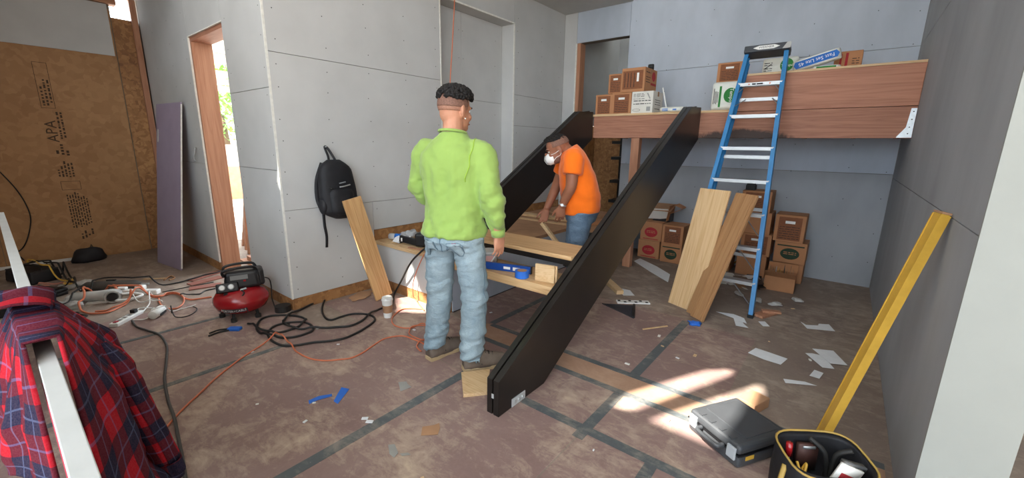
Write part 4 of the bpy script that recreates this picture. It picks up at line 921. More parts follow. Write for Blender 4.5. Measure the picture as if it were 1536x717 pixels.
# yellow and black drill
tc = G(62, 462)
t = thing('power_drill', 'yellow and black power tool lying on its side in the clutter', 'power tool', (tc.x, tc.y, 0), .75)
part('motor_housing', MB().lathe([(.02, -.11), (.038, -.10), (.042, -.03), (.036, .04), (.022, .08)], 16, (0, 0, .045), frame((0, 0, 1), (1, 0, 0))), M_yel, t, world=False, smooth=True)
part('chuck', MB().lathe([(.02, .08), (.022, .12), (.012, .15), (.005, .22)], 12, (0, 0, .045), frame((0, 0, 1), (1, 0, 0))), M_alu, t, world=False, smooth=True)
part('grip', MB().tube([(-.05, -.03, .04), (-.07, -.15, .03)], [.026, .022], 10), M_blk, t, world=False, smooth=True)
part('battery', MB().obox((-.075, -.19, .035), (.12, .06, .07), rotz(.15)), M_blk, t, world=False, bevel=.008)
# pale grey grinder like tool
tc = G(160, 452)
t = thing('angle_grinder', 'pale grey corded power tool with a round dark mouth lying on the floor', 'power tool', (tc.x, tc.y, 0), .95)
part('tool_body', MB().lathe([(.03, -.24), (.042, -.22), (.045, -.06), (.05, 0), (.055, .05), (.05, .1)], 18, (0, 0, .056), frame((0, 0, 1), (1, 0, 0))), plain('pale_grey_plastic', (188, 188, 184), .45), t, world=False, smooth=True)
part('dust_mouth', MB().lathe([(.05, 0), (.055, .02), (.055, .05), (.042, .052), (.042, .02)], 20, (.06, -.03, .06), frame((0, 0, 1), (.5, -.75, .35))), plain('pale_grey_shell', (176, 176, 172), .45), t, world=False)
part('mouth_hole', MB().lathe([(.036, .05), (.036, .053)], 20, (.06, -.03, .06), frame((0, 0, 1), (.5, -.75, .35))), M_blk, t, world=False)
part('side_handle', MB().tube(spline([(.1, .03, .05), (.18, .06, .04), (.26, .02, .03), (.2, -.05, .02), (.1, -.06, .02)]), .012, 8), M_white, t, world=False, smooth=True)
part('base_foot', MB().obox((-.02, -.02, .008), (.2, .06, .014), rotz(.2)), M_white, t, world=False)
tc = G(170, 436)
t = thing('dark_power_tool', 'dark grey elongated power tool lying behind the pale one', 'power tool', (tc.x, tc.y, 0), .9)
part('tool_body', MB().lathe([(.02, -.24), (.045, -.2), (.05, 0), (.045, .18), (.02, .24)], 14, (0, 0, .052), frame((0, 0, 1), (1, 0, 0))), plain('dark_grey_plastic', (82, 78, 74), .5), t, world=False, smooth=True)
part('tool_switch', MB().obox((0, 0, .105), (.07, .02, .012)), M_blk, t, world=False)
part('tool_tip', MB().lathe([(.012, .24), (.012, .3)], 10, (0, 0, .052), frame((0, 0, 1), (1, 0, 0))), M_alu, t, world=False)
tc = G(205, 441)
t = thing('multi_outlet', 'white multi outlet adapter block lying in the cords', 'power adapter', (tc.x, tc.y, 0), .75)
part('bar', MB().box(-.18, .2, -.03, .03, 0, .045), M_white, t, world=False, bevel=.008)
part('plug', MB().box(.02, .09, -.045, .02, .045, .09), M_white, t, world=False, bevel=.012); part('plug', MB().box(-.16, -.08, -.02, .025, .045, .07), M_white, t, world=False, bevel=.01)
solo('white_plug', MB().obox(G(170, 424, .02), (.14, .05, .04), rotz(.8)).obox(G(166, 423, .05), (.05, .03, .02), rotz(.8)), M_white, 'small white plug block behind the dark power tool', 'power adapter', bevel=.008)
ps0, ps1 = G(178, 487), G(206, 472)
d = (ps1-ps0); ang = math.atan2(d.y, d.x)
t = thing('power_strip', 'white power strip with a row of sockets lying on the floor', 'power strip', ((ps0.x+ps1.x)/2, (ps0.y+ps1.y)/2, 0), ang)
part('strip_body', MB().box(-.15, .13, -.03, .03, 0, .03), M_white, t, world=False, bevel=.006)
for x in (-.08, -.03, .02, .07): part('socket', MB().box(x-.014, x+.014, -.014, .014, .030, .0312), plain('socket_grey', (120, 116, 110), .5) if x == -.08 else bpy.data.materials['socket_grey'], t, world=False)
part('red_switch', MB().box(-.135, -.105, -.012, .012, .030, .036), M_inkr, t, world=False)
part('plugged_cord', MB().box(.05, .09, -.018, .018, .031, .06), M_rub, t, world=False, bevel=.005)
tc = G(237, 474); t = thing('cylinder_plug', 'white cylindrical plug adapter lying on the floor', 'power adapter', (tc.x, tc.y, 0), ang+.15)
part('adapter_body', MB().lathe([(.028, -.075), (.034, -.07), (.034, .07), (.028, .075)], 18, (0, 0, .0345), frame((0, 0, 1), (1, 0, 0))), M_white, t, world=False, smooth=True)
part('adapter_slot', MB().box(-.03, .06, -.036, -.03, .012, .03), M_blk, t, world=False)
for q in ((108, 452), (112, 462), (128, 428), (98, 436)):
    tc = G(*q); blob('crumpled_plastic', (tc.x, tc.y, .002), (.05, .07, .035), plain('grey_film', (176, 174, 170), .4) if q == (108, 452) else bpy.data.materials['grey_film'], 'crumpled grey plastic wrapping among the tools and cords', 'wrapping', q[0], .5, 8, q[0]).__setitem__('group', 'plastic wrapping in the clutter')
# red translucent strips on the floor near the doorway
for i, (a, b) in enumerate((((284, 422), (332, 407)), ((284, 428), (332, 416)), ((284, 434), (332, 427)))):
    p, q = G(*a), G(*b); d = q-p
    solo('red_strip', MB().obox(((p.x+q.x)/2, (p.y+q.y)/2, .006+.0), (d.length, .10, .010), rotz(math.atan2(d.y, d.x))), plain('faded_red_board', (142, 92, 80), .6) if i == 0 else bpy.data.materials['faded_red_board'], ('faded red strip lying closest to the doorway', 'faded red strip lying between two other red strips', 'faded red strip lying closest to the orange cord')[i], 'strip', 'red strips on the floor')
solo('wood_shaving', MB().obox(G(232, 418, .004), (.2, .03, .005), rotz(.9)), M_pine, 'thin wood shaving on the floor before the purple sheet', 'scrap')
solo('wire_offcut', MB().tube(spline([G(246, 420, .008), G(256, 414, .012), G(262, 417, .008), G(254, 420, .008)]), .008, 6), M_kraft, 'short curled offcut on the floor before the purple sheet', 'scrap', smooth=True)

# ---- on the low platform
t = thing('nail_gun', 'black nail gun with a flat magazine lying on the low platform', 'nail gun', (-3.05, 2.42, .481))
part('tool_body', MB().obox((-2.985, 2.44, .55), (.13, .13, .125), rotz(.5)), M_blk, t, bevel=.02)
part('magazine', MB().obox((-3.12, 2.375, .53), (.19, .03, .06), rotz(.35) @ Matrix.Rotation(.14, 3, 'Y')), M_blk, t, bevel=.004)
part('magazine_label', MB().obox((-3.175, 2.335, .535), (.014, .003, .032), rotz(.35)), M_inkw, t)
part('tool_foot', MB().obox((-3.01, 2.42, .486), (.06, .05, .009)), M_alu, t)
part('grip', MB().tube([(-2.95, 2.47, .53), (-2.86, 2.53, .51)], [.026, .022], 10), M_rub, t, smooth=True)
gl = thing('work_glove', 'white knitted work glove crumpled on the low platform', 'glove', (-3.25, 2.41, .481))
part('palm', MB().ell((-3.265, 2.42, .515), (.05, .045, .034)), M_paper, gl, smooth=True)
for i, a in enumerate((-.035, -.012, .012, .034)): part('finger', MB().tube(spline([(-3.265+a, 2.40, .535), (-3.265+a, 2.36, .525), (-3.265+a, 2.335, .495)]), [.011]*13, 8), M_paper, gl, smooth=True)
part('thumb', MB().tube(spline([(-3.305, 2.42, .52), (-3.33, 2.40, .505), (-3.335, 2.385, .494)]), .011, 8), M_paper, gl, smooth=True)
m, nt, b = nmat('clear_plastic'); b.inputs['Base Color'].default_value = (.8, .85, .88, 1); b.inputs['Roughness'].default_value = .18; b.inputs['Transmission Weight'].default_value = .55; M_clear = m
bt = thing('water_bottle', 'clear crushed plastic bottle lying on the low platform against the wall', 'bottle', (-3.38, 2.44, .481), 0)
part('bottle_body', MB().lathe([(.006, -.1), (.03, -.095), (.032, -.03), (.028, 0), (.032, .03), (.03, .07), (.012, .11), (.012, .12)], 16, (-3.38, 2.45, .514), frame((0, 0, 1), (.9, .45, 0))), M_clear, bt, smooth=True)
part('bottle_label', MB().lathe([(.0325, -.03), (.0305, 0), (.0325, .03)], 16, (-3.38, 2.45, .514), frame((0, 0, 1), (.9, .45, 0))), M_inkb, bt, smooth=True)
part('cap', MB().lathe([(.014, .12), (.014, .135)], 12, (-3.38, 2.45, .514), frame((0, 0, 1), (.9, .45, 0))), M_white, bt)
blob('plastic_wrapper', (-3.42, 2.62, .481), (.07, .09, .045), M_clear, 'crumpled clear wrapper on the low platform behind the bottle', 'wrapper', 0, .5, 8, 2)
solo('wood_chip', MB().obox((-3.3, 2.36, .49), (.07, .045, .014), rotz(.3)), M_pine, 'small wood offcut before the white glove', 'wood offcut')
solo('shim_strip', MB().obox((-2.95, 2.325, .4865), (.19, .03, .006), rotz(.1)), M_firz, 'thin brown shim strip before the nail gun', 'strip')
tm = thing('tape_measure', 'yellow and black tape measure against the OSB strip on the platform', 'tape measure', (-3.3, 2.88, .481))
part('case', MB().box(-3.34, -3.27, 2.83, 2.93, .482, .56), M_yel, tm, bevel=.012); part('grip_band', MB().box(-3.341, -3.269, 2.84, 2.92, .505, .52).box(-3.341, -3.269, 2.84, 2.92, .535, .548), M_blk, tm)
# boards and paper on the platform behind the treads
solo('pine_plank', MB().obox((-3.0, 4.55, .4965), (1.0, .14, .03), rotz(.02)), M_pine, 'long pale pine plank lying on the platform behind the man in orange', 'board', bevel=.002)
solo('pine_plank', MB().obox((-2.95, 4.28, .489), (1.0, .05, .018), rotz(.02)), M_pine, 'narrow pine strip lying on the platform before the long plank', 'board')
solo('kraft_sheet', MB().obox((-3.0, 5.2, .483), (.9, .35, .006), rotz(.1)).obox((-2.7, 5.0, .492), (.4, .25, .012), rotz(-.3)), M_kraft, 'crumpled kraft paper on the platform before the back opening', 'paper')
solo('cardboard_piece', MB().obox((-2.25, 4.62, .50), (.32, .16, .012), rotz(.5) @ Matrix.Rotation(.14, 3, 'X')), M_card, 'loose cardboard piece on the platform edge behind the man in orange', 'cardboard')
solo('offcut_stick', MB().obox((-3.28, 3.85, .4925), (.40, .05, .025), rotz(.4)), M_firy, 'short reddish offcut lying on the platform deck', 'wood offcut')
ct = thing('sealant_tube', 'orange sealant tube with a white end lying on the platform', 'tube', (-2.62, 3.05, .481))
part('tube_body', MB().lathe([(.024, -.1), (.025, -.1), (.025, .08), (.024, .08)], 16, (-2.66, 3.06, .507), frame((0, 0, 1), (.87, .49, 0))), M_orange, ct, smooth=False)
part('end_cap', MB().lathe([(.026, .08), (.027, .1), (.02, .104)], 16, (-2.66, 3.06, .507), frame((0, 0, 1), (.87, .49, 0))), M_white, ct)
part('nozzle', MB().lathe([(.012, -.1), (.005, -.18)], 10, (-2.66, 3.06, .507), frame((0, 0, 1), (.87, .49, 0))), M_white, ct)
# shelves in the dark opening below
sh_ = thing('shelf_rack', 'black shelf rack in the opening under the loft', 'shelf', (-2.7, 6.3, .48))
for z in (.55, .86, 1.22, 1.46): part('shelf', MB().box(-2.93, -2.40, 6.15, 6.5, z, z+.045), M_blk, sh_)
for x in (-2.93, -2.44): part('upright', MB().box(x, x+.04, 6.45, 6.5, .0, 1.7), M_blk, sh_)
solo('paper_pad', MB().box(-2.72, -2.55, 6.17, 6.35, 1.266, 1.285), M_paper, 'white pad lying on the black shelf rack', 'paper')

# ---- on the treads
lv = thing('spirit_level', 'blue spirit level lying on the lower tread', 'spirit level', (-1.77, 2.19, .546), .30)
part('beam', MB().box(-.20, .17, -.012, .012, 0, .05), M_bluelvl, lv, world=False, bevel=.002)
part('vial_window', MB().box(-.03, .02, -.0128, .0128, .016, .034), M_inkw, lv, world=False); part('label_strip', MB().box(.04, .14, -.0126, -.012, .012, .036), M_inkw, lv, world=False)
part('end_cap', MB().box(.17, .176, -.0135, .0135, 0, .051), M_blk, lv, world=False); part('end_cap', MB().box(-.206, -.20, -.0135, .0135, 0, .051), M_blk, lv, world=False)
tr = thing('masking_tape_roll', 'blue masking tape roll standing flat on the lower tread', 'tape roll', (-1.613, 2.145, .546))
part('tape_ring', MB().lathe([(.034, 0), (.047, 0), (.047, .048), (.034, .048), (.034, .001)], 28), M_bluetape, tr, world=False); part('paper_core', MB().lathe([(.0315, .0005), (.034, .0005), (.034, .0475), (.0315, .0475)], 28), M_kraft, tr, world=False)
solo('pine_block', MB().obox((-1.44, 2.165, .546+.058), (.135, .02, .115), rotz(.2)).obox((-1.435, 2.186, .546+.055), (.135, .018, .108), rotz(.2)), M_pine, 'pair of pale pine blocks standing upright on the lower tread', 'wood block', bevel=.002)
sq = thing('speed_square', 'small metal square lying on the lower tread beside the stringer', 'square', (-1.405, 2.235, .546), -.5)
part('plate', MB().prism([(-.03, -.06), (.028, -.06), (.028, .08)], .004), M_alu, sq, world=False); part('fence', MB().box(-.03, .03, -.064, -.056, 0, .016), M_alu, sq, world=False)
tb = thing('clear_tub', 'clear plastic tub with a pink label and white handle on the lower tread', 'tub', (-2.0, 2.242, .546))
part('tub_body', MB().lathe([(.058, 0), (.064, .003), (.07, .09), (.072, .092), (.07, .094)], 24), M_clear, tb, world=False, smooth=True)
part('lid', MB().lathe([(.072, .094), (.073, .104), (.066, .106), (.03, .106)], 24), plain('frosted_lid', (186, 190, 192), .4), tb, world=False)
part('label', MB().loft([[Vector((math.cos(a), math.sin(a), 0))*r+Vector((0, 0, z)) for z, r in ((.02, .0665), (.078, .0705), (.078, .0712), (.02, .0672))] for a in [-1.5+k*.13 for k in range(10)]]), plain('pink_label', (206, 160, 156), .7), tb, world=False)
part('handle', MB().tube(spline([(-.06, -.045, .085), (-.05, -.085, .03), (.0, -.1, .012), (.06, -.07, .02), (.075, 0, .085)]), .005, 6), M_white, tb, world=False, smooth=True)

# ---- on the floor
sq = thing('framing_square', 'black triangular rafter square lying on the floor behind the stringer', 'square', (-1.39, 3.36, 0))
a, b, c = G(903, 456), G(951, 459), G(950, 478)
part('plate', MB().prism([(p.x, p.y) for p in (a, b, c)], .006, None, (0, 0, .001)), plain('dark_square_plastic', (42, 46, 54), .4), sq); part('fence', MB().tube([(b.x, b.y, .012), (c.x, c.y, .012)], .012, 6), M_blk, sq)
a, b = G(921, 456), G(970, 457.5); d = (b-a).normalized(); n2 = Vector((-d.y, d.x, 0)); L = (b-a).length
rl = thing('marked_ruler', 'white ruler with black blocks lying beside the rafter square', 'ruler', ((a.x+b.x)/2, (a.y+b.y)/2+.06, 0), math.atan2(d.y, d.x))
part('bar', MB().box(-L/2, L/2, -.035, .035, .001, .012), M_white, rl, world=False)
for k in range(6): part('scale_mark', MB().box(-L/2+.01+k*L/6, -L/2+.01+k*L/6+L/12, -.03 if k % 2 else .0, .0 if k % 2 else .03, .012, .0128), M_inkk, rl, world=False)
def stick(name, a, b, wd, th, mat, label, cat='wood offcut', z=0.0):
    a, b = G(*a), G(*b); d = b-a
    return solo(name, MB().obox(((a.x+b.x)/2, (a.y+b.y)/2, th/2+.0025+z), (d.length, wd, th), rotz(math.atan2(d.y, d.x))), mat, label, cat, bevel=.001)
stick('pine_stick', (964, 495), (1001, 490), .012, .008, M_pine, 'thin pine stick lying on the floor before the plywood')
stick('pine_offcut', (911, 424), (930, 442), .07, .04, M_pine, 'short pine offcut behind the black stringer')
stick('wood_offcut', (1136, 476), (1158, 470), .09, .02, M_firz, 'flat brown offcut at the ladder foot'); stick('wood_offcut', (1142, 471), (1170, 474), .05, .018, M_firz, 'thin brown offcut crossing another beside the ladder foot', z=.0205)
tp = G(1041, 487); blob('tape_wad', (tp.x, tp.y, .002), (.05, .035, .018), M_bluetape, 'crumpled wad of blue tape before the leaning boards', 'tape', .5, .6, 9, 4)
def flat_piece(name, px, mat, label, cat, group=None, z=.0035, th=.001):
    pts = [G(x, y) for x, y in px]
    mb = MB().prism([(p.x, p.y) for p in pts], th, None, (0, 0, z))
    c = pts[0]
    for v in mb.v: v.z += .004*max(0, noise.noise(Vector((v.x*9, v.y*9, 1))))
    return solo(name, mb, mat, label, cat, group)
def zq(x, y): return (1100+x/5.514, 470+y/5.514)
flat_piece('paper_sheet', [zq(120, 330), zq(185, 290), zq(290, 325), zq(448, 380), zq(390, 432), zq(250, 385)], M_paper, 'creased white paper with a small dark hole lying on the floor', 'paper', 'papers on the floor')
flat_piece('paper_sheet', [zq(595, 333), zq(650, 335), zq(740, 355), zq(835, 465), zq(735, 455)], M_paper, 'white paper partly covered by another sheet', 'paper', 'papers on the floor')
flat_piece('paper_sheet', [zq(650, 303), zq(825, 320), zq(942, 440), zq(800, 425)], M_paper, 'white paper lying over another sheet', 'paper', 'papers on the floor', z=.009)
flat_piece('paper_sheet', [zq(670, 472), zq(745, 500), zq(710, 548), zq(628, 520)], M_paper, 'small square white note on the floor beside the overlapping sheets', 'paper', 'papers on the floor')
flat_piece('paper_sheet', [zq(412, 548), zq(590, 570), zq(690, 605), zq(430, 580)], M_paper, 'narrow white paper slip on the floor before the small note', 'paper', 'papers on the floor')
flat_piece('paper_sheet', [zq(555, 72), zq(600, 100), zq(700, 105), zq(705, 90), zq(790, 95), zq(842, 152), zq(610, 130)], M_paper, 'notched white paper on the bare floor toward the back wall', 'paper', 'papers on the floor')
flat_piece('paper_sheet', [zq(0, 40), zq(60, 30), zq(85, 90), zq(125, 125), zq(20, 105)], M_paper, 'torn white paper before the ladder foot', 'paper', 'papers on the floor')
flat_piece('paper_sheet', [zq(205, 72), zq(260, 72), zq(300, 112), zq(245, 110)], M_paper, 'small white paper between ladder foot and offcuts', 'paper', 'papers on the floor')
flat_piece('paper_sheet', [(1074, 468), (1100, 472), (1116, 478), (1120, 486), (1100, 478)], M_paper, 'wrinkled white paper strip before the trim boards', 'paper', 'papers on the floor')
flat_piece('paper_sheet', [(951, 392), (960, 388), (985, 400), (1005, 412), (1002, 424), (975, 408)], M_paper, 'long pale paper on the floor behind the leaning plywood', 'paper', 'papers on the floor')
flat_piece('paper_sheet', [(925, 432), (945, 436), (952, 444), (935, 444)], M_paper, 'pale paper scrap beside the short pine offcut', 'paper', 'papers on the floor')
for q in ((1136, 452), (1163, 458), (1196, 452), (1108, 442)):
    p = G(*q); blob('plastic_scrap', (p.x, p.y, .002), (.06, .032, .018), bpy.data.materials['grey_film'], 'crumpled plastic film in front of the open carton', 'wrapping', q[0], .5, 8, q[0]).__setitem__('group', 'plastic film before the open carton')
def zt(x, y): return (430+x/4.566, 560+y/4.566)
flat_piece('tape_strip', [zt(150, 190), zt(220, 160), zt(310, 145), zt(312, 160), zt(210, 190), zt(155, 215)], M_bluetape, 'long strip of blue tape stuck on the floor', 'tape', 'blue tape strips')
flat_piece('tape_strip', [zt(375, 100), zt(430, 112), zt(350, 215), zt(322, 195)], M_bluetape, 'short wide strip of blue tape on the floor', 'tape', 'blue tape strips')
flat_piece('paper_scrap', [zt(765, 65), zt(820, 60), zt(830, 80), zt(855, 98), zt(780, 128)], plain('grey_scrap', (150, 150, 146), .8), 'torn grey square scrap on the floor', 'scrap')
flat_piece('paper_scrap', [zt(695, 495), zt(740, 490), zt(765, 550), zt(735, 585), zt(705, 560)], bpy.data.materials['grey_scrap'], 'torn grey irregular scrap on the paper floor', 'scrap')
flat_piece('paper_scrap', [zt(775, 555), zt(830, 548), zt(850, 562), zt(790, 572)], bpy.data.materials['grey_scrap'], 'tiny pale curl beside the torn grey scrap', 'scrap')
flat_piece('cardboard_scrap', [zt(930, 370), zt(1005, 360), zt(1045, 345), zt(1050, 380), zt(1035, 425), zt(920, 432)], M_kraft, 'torn tan paper flap on the floor', 'scrap')
blk = [G(692, 563), G(735, 558), G(731, 593), G(695, 597)]
solo('plywood_offcut', MB().prism([(p.x, p.y) for p in blk], .022, None, (0, 0, .002)), M_pine, 'square plywood offcut on the floor under the grey shoe', 'wood offcut', bevel=.002)
a = G(540, 445); blob('wood_scrap', (a.x, a.y, .002), (.08, .14, .012), M_kraft, 'torn brown paper scrap at the wall base beside the oak plank', 'scrap', .4, .4, 8, 1)
for k in range(46):      # chips and crumbs scattered on the paper
    x, y = random.uniform(-3.3, .2), random.uniform(.5, 4.4)
    if -2.2 < x < -1.2 and y > 1.3: continue
    s = random.uniform(.006, .02); solo('wood_crumb', MB().obox((x, y, .005), (s*1.8, s, .004), rotz(random.uniform(0, 3))), random.choice([M_pine, M_paper, M_bead]), 'tiny pale chip scattered on the floor', 'debris', 'chips scattered on the floor')

# wood block and black case in the sun patch
solo('brown_block', MB().obox((-.225, 2.47, .032), (.10, .15, .06), rotz(-.35)), M_kraft, 'brown wood block behind the black tool case', 'wood block', bevel=.004)
m = plain('dark_case_plastic', (62, 64, 67), .40, var=.1, spec=.5)
# corners: near left, near right, far right, far left on the floor
A, B, Cc, D = Vector((-.44, 2.04, 0)), Vector((-.185, 1.885, 0)), Vector((-.045, 2.16, 0)), Vector((-.29, 2.33, 0))
cx = ((A+B+Cc+D)/4); ax = (B-A).normalized(); ang = math.atan2(ax.y, ax.x); W, Dp = .305, .315
tcz = thing('tool_case', 'black hard plastic tool case lying half in the sun patch', 'case', (cx.x, cx.y, 0), ang)
part('case_base', MB().obox((0, 0, .035), (W, Dp, .066)), m, tcz, world=False, bevel=.018, seg=3)
lid = part('case_lid', MB().obox((0, 0, .095), (W, Dp, .05)), m, tcz, world=False, bevel=.018, seg=3)
part('lid_panel', MB().obox((0, .02, .121), (W*.78, Dp*.66, .006)), m, lid, world=False, bevel=.003)
part('seam', MB().obox((0, 0, .069), (W+.004, Dp+.004, .006)), M_blk, tcz, world=False)
hd = part('handle', MB().tube(spline([(-.065, -Dp/2, .07), (-.062, -Dp/2-.03, .07), (-.04, -Dp/2-.038, .07), (.04, -Dp/2-.038, .07), (.062, -Dp/2-.03, .07), (.065, -Dp/2, .07)]), .011, 8), m, tcz, world=False, smooth=True)
for x in (-.115, .115): part('latch', MB().obox((x, -Dp/2-.005, .072), (.045, .012, .06)), M_clear, tcz, world=False, bevel=.003)
part('side_label', MB().obox((W/2+.001, -.09, .05), (.002, .05, .02)), M_yel, tcz, world=False)
for x in (-.09, -.03, .03, .09): part('lid_rib', MB().obox((x, -Dp*.42, .121), (.02, .03, .004)), m, lid, world=False)

# yellow level leaning on the right wall
a, b = Vector((.085, 2.36, .01)), Vector((.325, 2.43, 1.165)); M = frame((.25, -.97, 0), b-a)
t = thing('box_beam_level', 'long yellow box level leaning on the grey wall', 'spirit level', a, M=M); L = (b-a).length
part('beam', MB().box(-.034, .034, -.014, .014, 0, L), M_yel, t, world=False, bevel=.003)
part('flange', MB().box(-.036, -.030, -.017, .017, .004, L-.004), M_yel, t, world=False); part('flange', MB().box(.030, .036, -.017, .017, .004, L-.004), M_yel, t, world=False)
part('end_cap', MB().box(-.036, .036, -.016, .016, L, L+.008), M_kraft, t, world=False)

# tool bag, bottom right
tbag = thing('tool_bag', 'open black tool bag with yellow piping beside the yellow level', 'tool bag', (.095, 1.89, 0), .62)
mb = MB(); rings = []
def bagring(z, s, dz=0):
    out = []
    for k in range(28):
        a = 2*PI*k/28; c, s_ = math.cos(a), math.sin(a)
        out.append(Vector((math.copysign(abs(c)**.55, c)*.16*s, math.copysign(abs(s_)**.55, s_)*.12*s, z+dz*math.copysign(abs(s_)**.5, s_))))
    return out
for z, s in ((0, .92), (.03, 1.0), (.12, 1.02), (.2, 1.0), (.235, .98)): rings.append(bagring(z, s, .02 if z > .2 else 0))
for z, s in ((.23, .93), (.16, .93), (.05, .9)): rings.append(bagring(z, s))
part('bag_body', mb.loft(rings), M_pack, tbag, world=False, smooth=True)
part('piping', MB().tube(bagring(.238, .985, .02), .0045, 6, closed=True), plain('dull_yellow_piping', (168, 138, 70), .6), tbag, world=False, smooth=True)
part('bag_strap', MB().tube(spline([(-.16, -.02, .2), (-.2, -.06, .1), (-.22, -.1, .02), (-.24, -.16, .01)]), .010, 6, flat=.4), bpy.data.materials['dull_yellow_piping'], tbag, world=False, smooth=True)
part('front_pocket', MB().obox((.0, -.135, .09), (.22, .04, .13)), M_pack, tbag, world=False, bevel=.015)
def tool(name, label, parts_, cat='tool'):
    t = thing(name, label, cat, parts_[0][1][0] if False else (.095, 1.89, .06), .62)
    for nm, mbx, mt in parts_: part(nm, mbx, mt, t, world=False, smooth=True)
tool('screwdriver', 'screwdriver with a red and clear handle in the tool bag', [('handle', MB().tube([(-.105, .05, .13), (-.112, .045, .19)], [.014, .012], 8), M_red), ('ferrule', MB().tube([(-.10, .052, .02), (-.105, .05, .13)], .005, 6), M_alu)])
tool('pliers', 'grey handled pliers sticking out of the tool bag', [('handle', MB().tube(spline([(.04, .03, .05), (.03, .04, .15), (-.02, .07, .20)]), .010, 8), M_rub), ('handle', MB().tube(spline([(.05, .02, .05), (.06, .02, .16), (.10, .0, .2)]), .010, 8), M_rub), ('jaw', MB().tube([(.045, .025, .05), (.04, .02, .0)], .012, 6), M_alu)])
tool('utility_knife', 'grey utility knife lying across the tool bag opening', [('body', MB().obox((.085, -.035, .165), (.085, .026, .016), Matrix.Rotation(.25, 3, 'Y')), plain('grey_metal', (130, 132, 134), .4, .6)), ('blade', MB().obox((.122, -.035, .155), (.02, .016, .002), Matrix.Rotation(.25, 3, 'Y')), M_alu)])
tool('packaged_blades', 'white and red packet sticking out of the tool bag', [('packet', MB().obox((.03, -.07, .13), (.09, .012, .12), Matrix.Rotation(.4, 3, 'Y')), M_white), ('red_print', MB().obox((.03, -.077, .14), (.05, .002, .03), Matrix.Rotation(.4, 3, 'Y')), M_inkr)])
tool('leather_pouch', 'dark brown leather pouch inside the tool bag', [('pouch', MB().obox((-.01, .085, .10), (.08, .02, .12)), plain('brown_leather', (72, 44, 38), .6)), ('clip', MB().obox((-.01, .073, .15), (.05, .004, .012)), M_alu)])
tool('lanyard', 'yellow cord lanyard knotted beside the red screwdriver', [('cord', MB().tube(spline([(-.11, -.01, .15), (-.10, -.04, .11), (-.08, -.02, .15), (-.105, -.02, .08), (-.11, -.035, .02)]), .005, 6), M_yel), ('knot', MB().ell((-.095, -.03, .12), (.009, .009, .009), 8, 6), M_yel)])

# ================================================================== SHIRT ON THE LOW PARTITION BESIDE THE CAMERA
# narrow partition running along X at Y ~ 0.02, its white cap at z = .9
M_cap = plain('white_painted_board', (196, 198, 196), .5, var=.05, scale=12)
M_dkp = plain('dark_brown_panel', (62, 56, 52), .6, var=.15)
lp = thing('low_divider', 'low dark divider with a white painted cap board carrying the plaid shirt', 'divider', (-2.2, .02, 0))
part('cap_board', MB().box(-4.6, -.55, .004, .036, .815, .90), M_cap, lp, bevel=.002)
part('red_marking', MB().box(-1.46, -.55, .0025, .004, .818, .828), plain('pink_marker', (222, 70, 92), .7), lp)
part('panel', MB().box(-4.6, -1.86, .010, .030, .0, .814), M_dkp, lp); part('panel', MB().box(-1.18, -.55, .012, .028, .0, .814), plain('grey_beige_panel', (150, 142, 122), .7), lp)
part('post', MB().box(-1.30, -1.20, .005, .035, .0, .814), M_dkp, lp); part('post', MB().box(-1.86, -1.76, .006, .034, .0, .814), M_dkp, lp)
def plaid():
    m, nt, b = nmat('red_plaid_flannel'); tc = nt.nodes.new('ShaderNodeTexCoord'); sp = nt.nodes.new('ShaderNodeSeparateXYZ'); nt.links.new(tc.outputs['UV'], sp.inputs[0])
    def stripes(x, per, w0, w1):
        fr = _math(nt, 'FRACT', _math(nt, 'DIVIDE', x, per)); return _math(nt, 'MULTIPLY', _math(nt, 'GREATER_THAN', fr, w0), _math(nt, 'LESS_THAN', fr, w1))
    red, navy, dark = lin((168, 16, 34)), lin((26, 28, 54)), lin((88, 18, 36))
    a, c = stripes(sp.outputs[0], .155, .0, .46), stripes(sp.outputs[1], .155, .0, .46)
    both = _math(nt, 'MULTIPLY', a, c); one = _math(nt, 'SUBTRACT', _math(nt, 'ADD', a, c), _math(nt, 'MULTIPLY', both, 2))
    col = _mix(nt, one, red, dark); col = _mix(nt, both, col, navy)
    th = _math(nt, 'MAXIMUM', stripes(sp.outputs[0], .155, .68, .72), stripes(sp.outputs[1], .155, .68, .72))
    col = _mix(nt, _math(nt, 'MULTIPLY', th, .35), col, lin((96, 112, 160)))
    th2 = _math(nt, 'MAXIMUM', stripes(sp.outputs[0], .155, .22, .25), stripes(sp.outputs[1], .155, .22, .25))
    col = _mix(nt, _math(nt, 'MULTIPLY', th2, .25), col, lin((120, 136, 176)))
    nz = _noise(nt, _coord(nt), 260, 2); col = _mix(nt, .10, col, _ramp(nt, nz, [(.3, (.02, .02, .03, 1)), (.7, (.3, .2, .2, 1))]))
    nt.links.new(col, b.inputs['Base Color']); b.inputs['Roughness'].default_value = .9; b.inputs['Specular IOR Level'].default_value = .1; return m
M_plaid = plaid()
def cloth(name, fn, nu, nv, su, sv, parent, shift, th=.006):
    me = bpy.data.meshes.new(name); vs = []; fs = []; uvs = []
    for j in range(nv+1):
        for i in range(nu+1): vs.append(fn(i/nu, j/nv)-shift); uvs.append((i/nu*su, j/nv*sv))
    for j in range(nv):
        for i in range(nu): a = j*(nu+1)+i; fs.append((a, a+1, a+nu+2, a+nu+1))
    me.from_pydata(vs, [], fs); uv = me.uv_layers.new(name='UVMap')
    for l in me.loops: uv.data[l.index].uv = uvs[l.vertex_index]
    me.materials.append(M_plaid); o = put(name, me, M_plaid, parent, smooth=True)
    s = o.modifiers.new('thick', 'SOLIDIFY'); s.thickness = th; s.offset = 0
    return o
sr = Vector((-1.6, .03, .40))
shirt = thing('plaid_shirt', 'red and navy plaid flannel shirt draped over the white capped divider', 'shirt', sr)
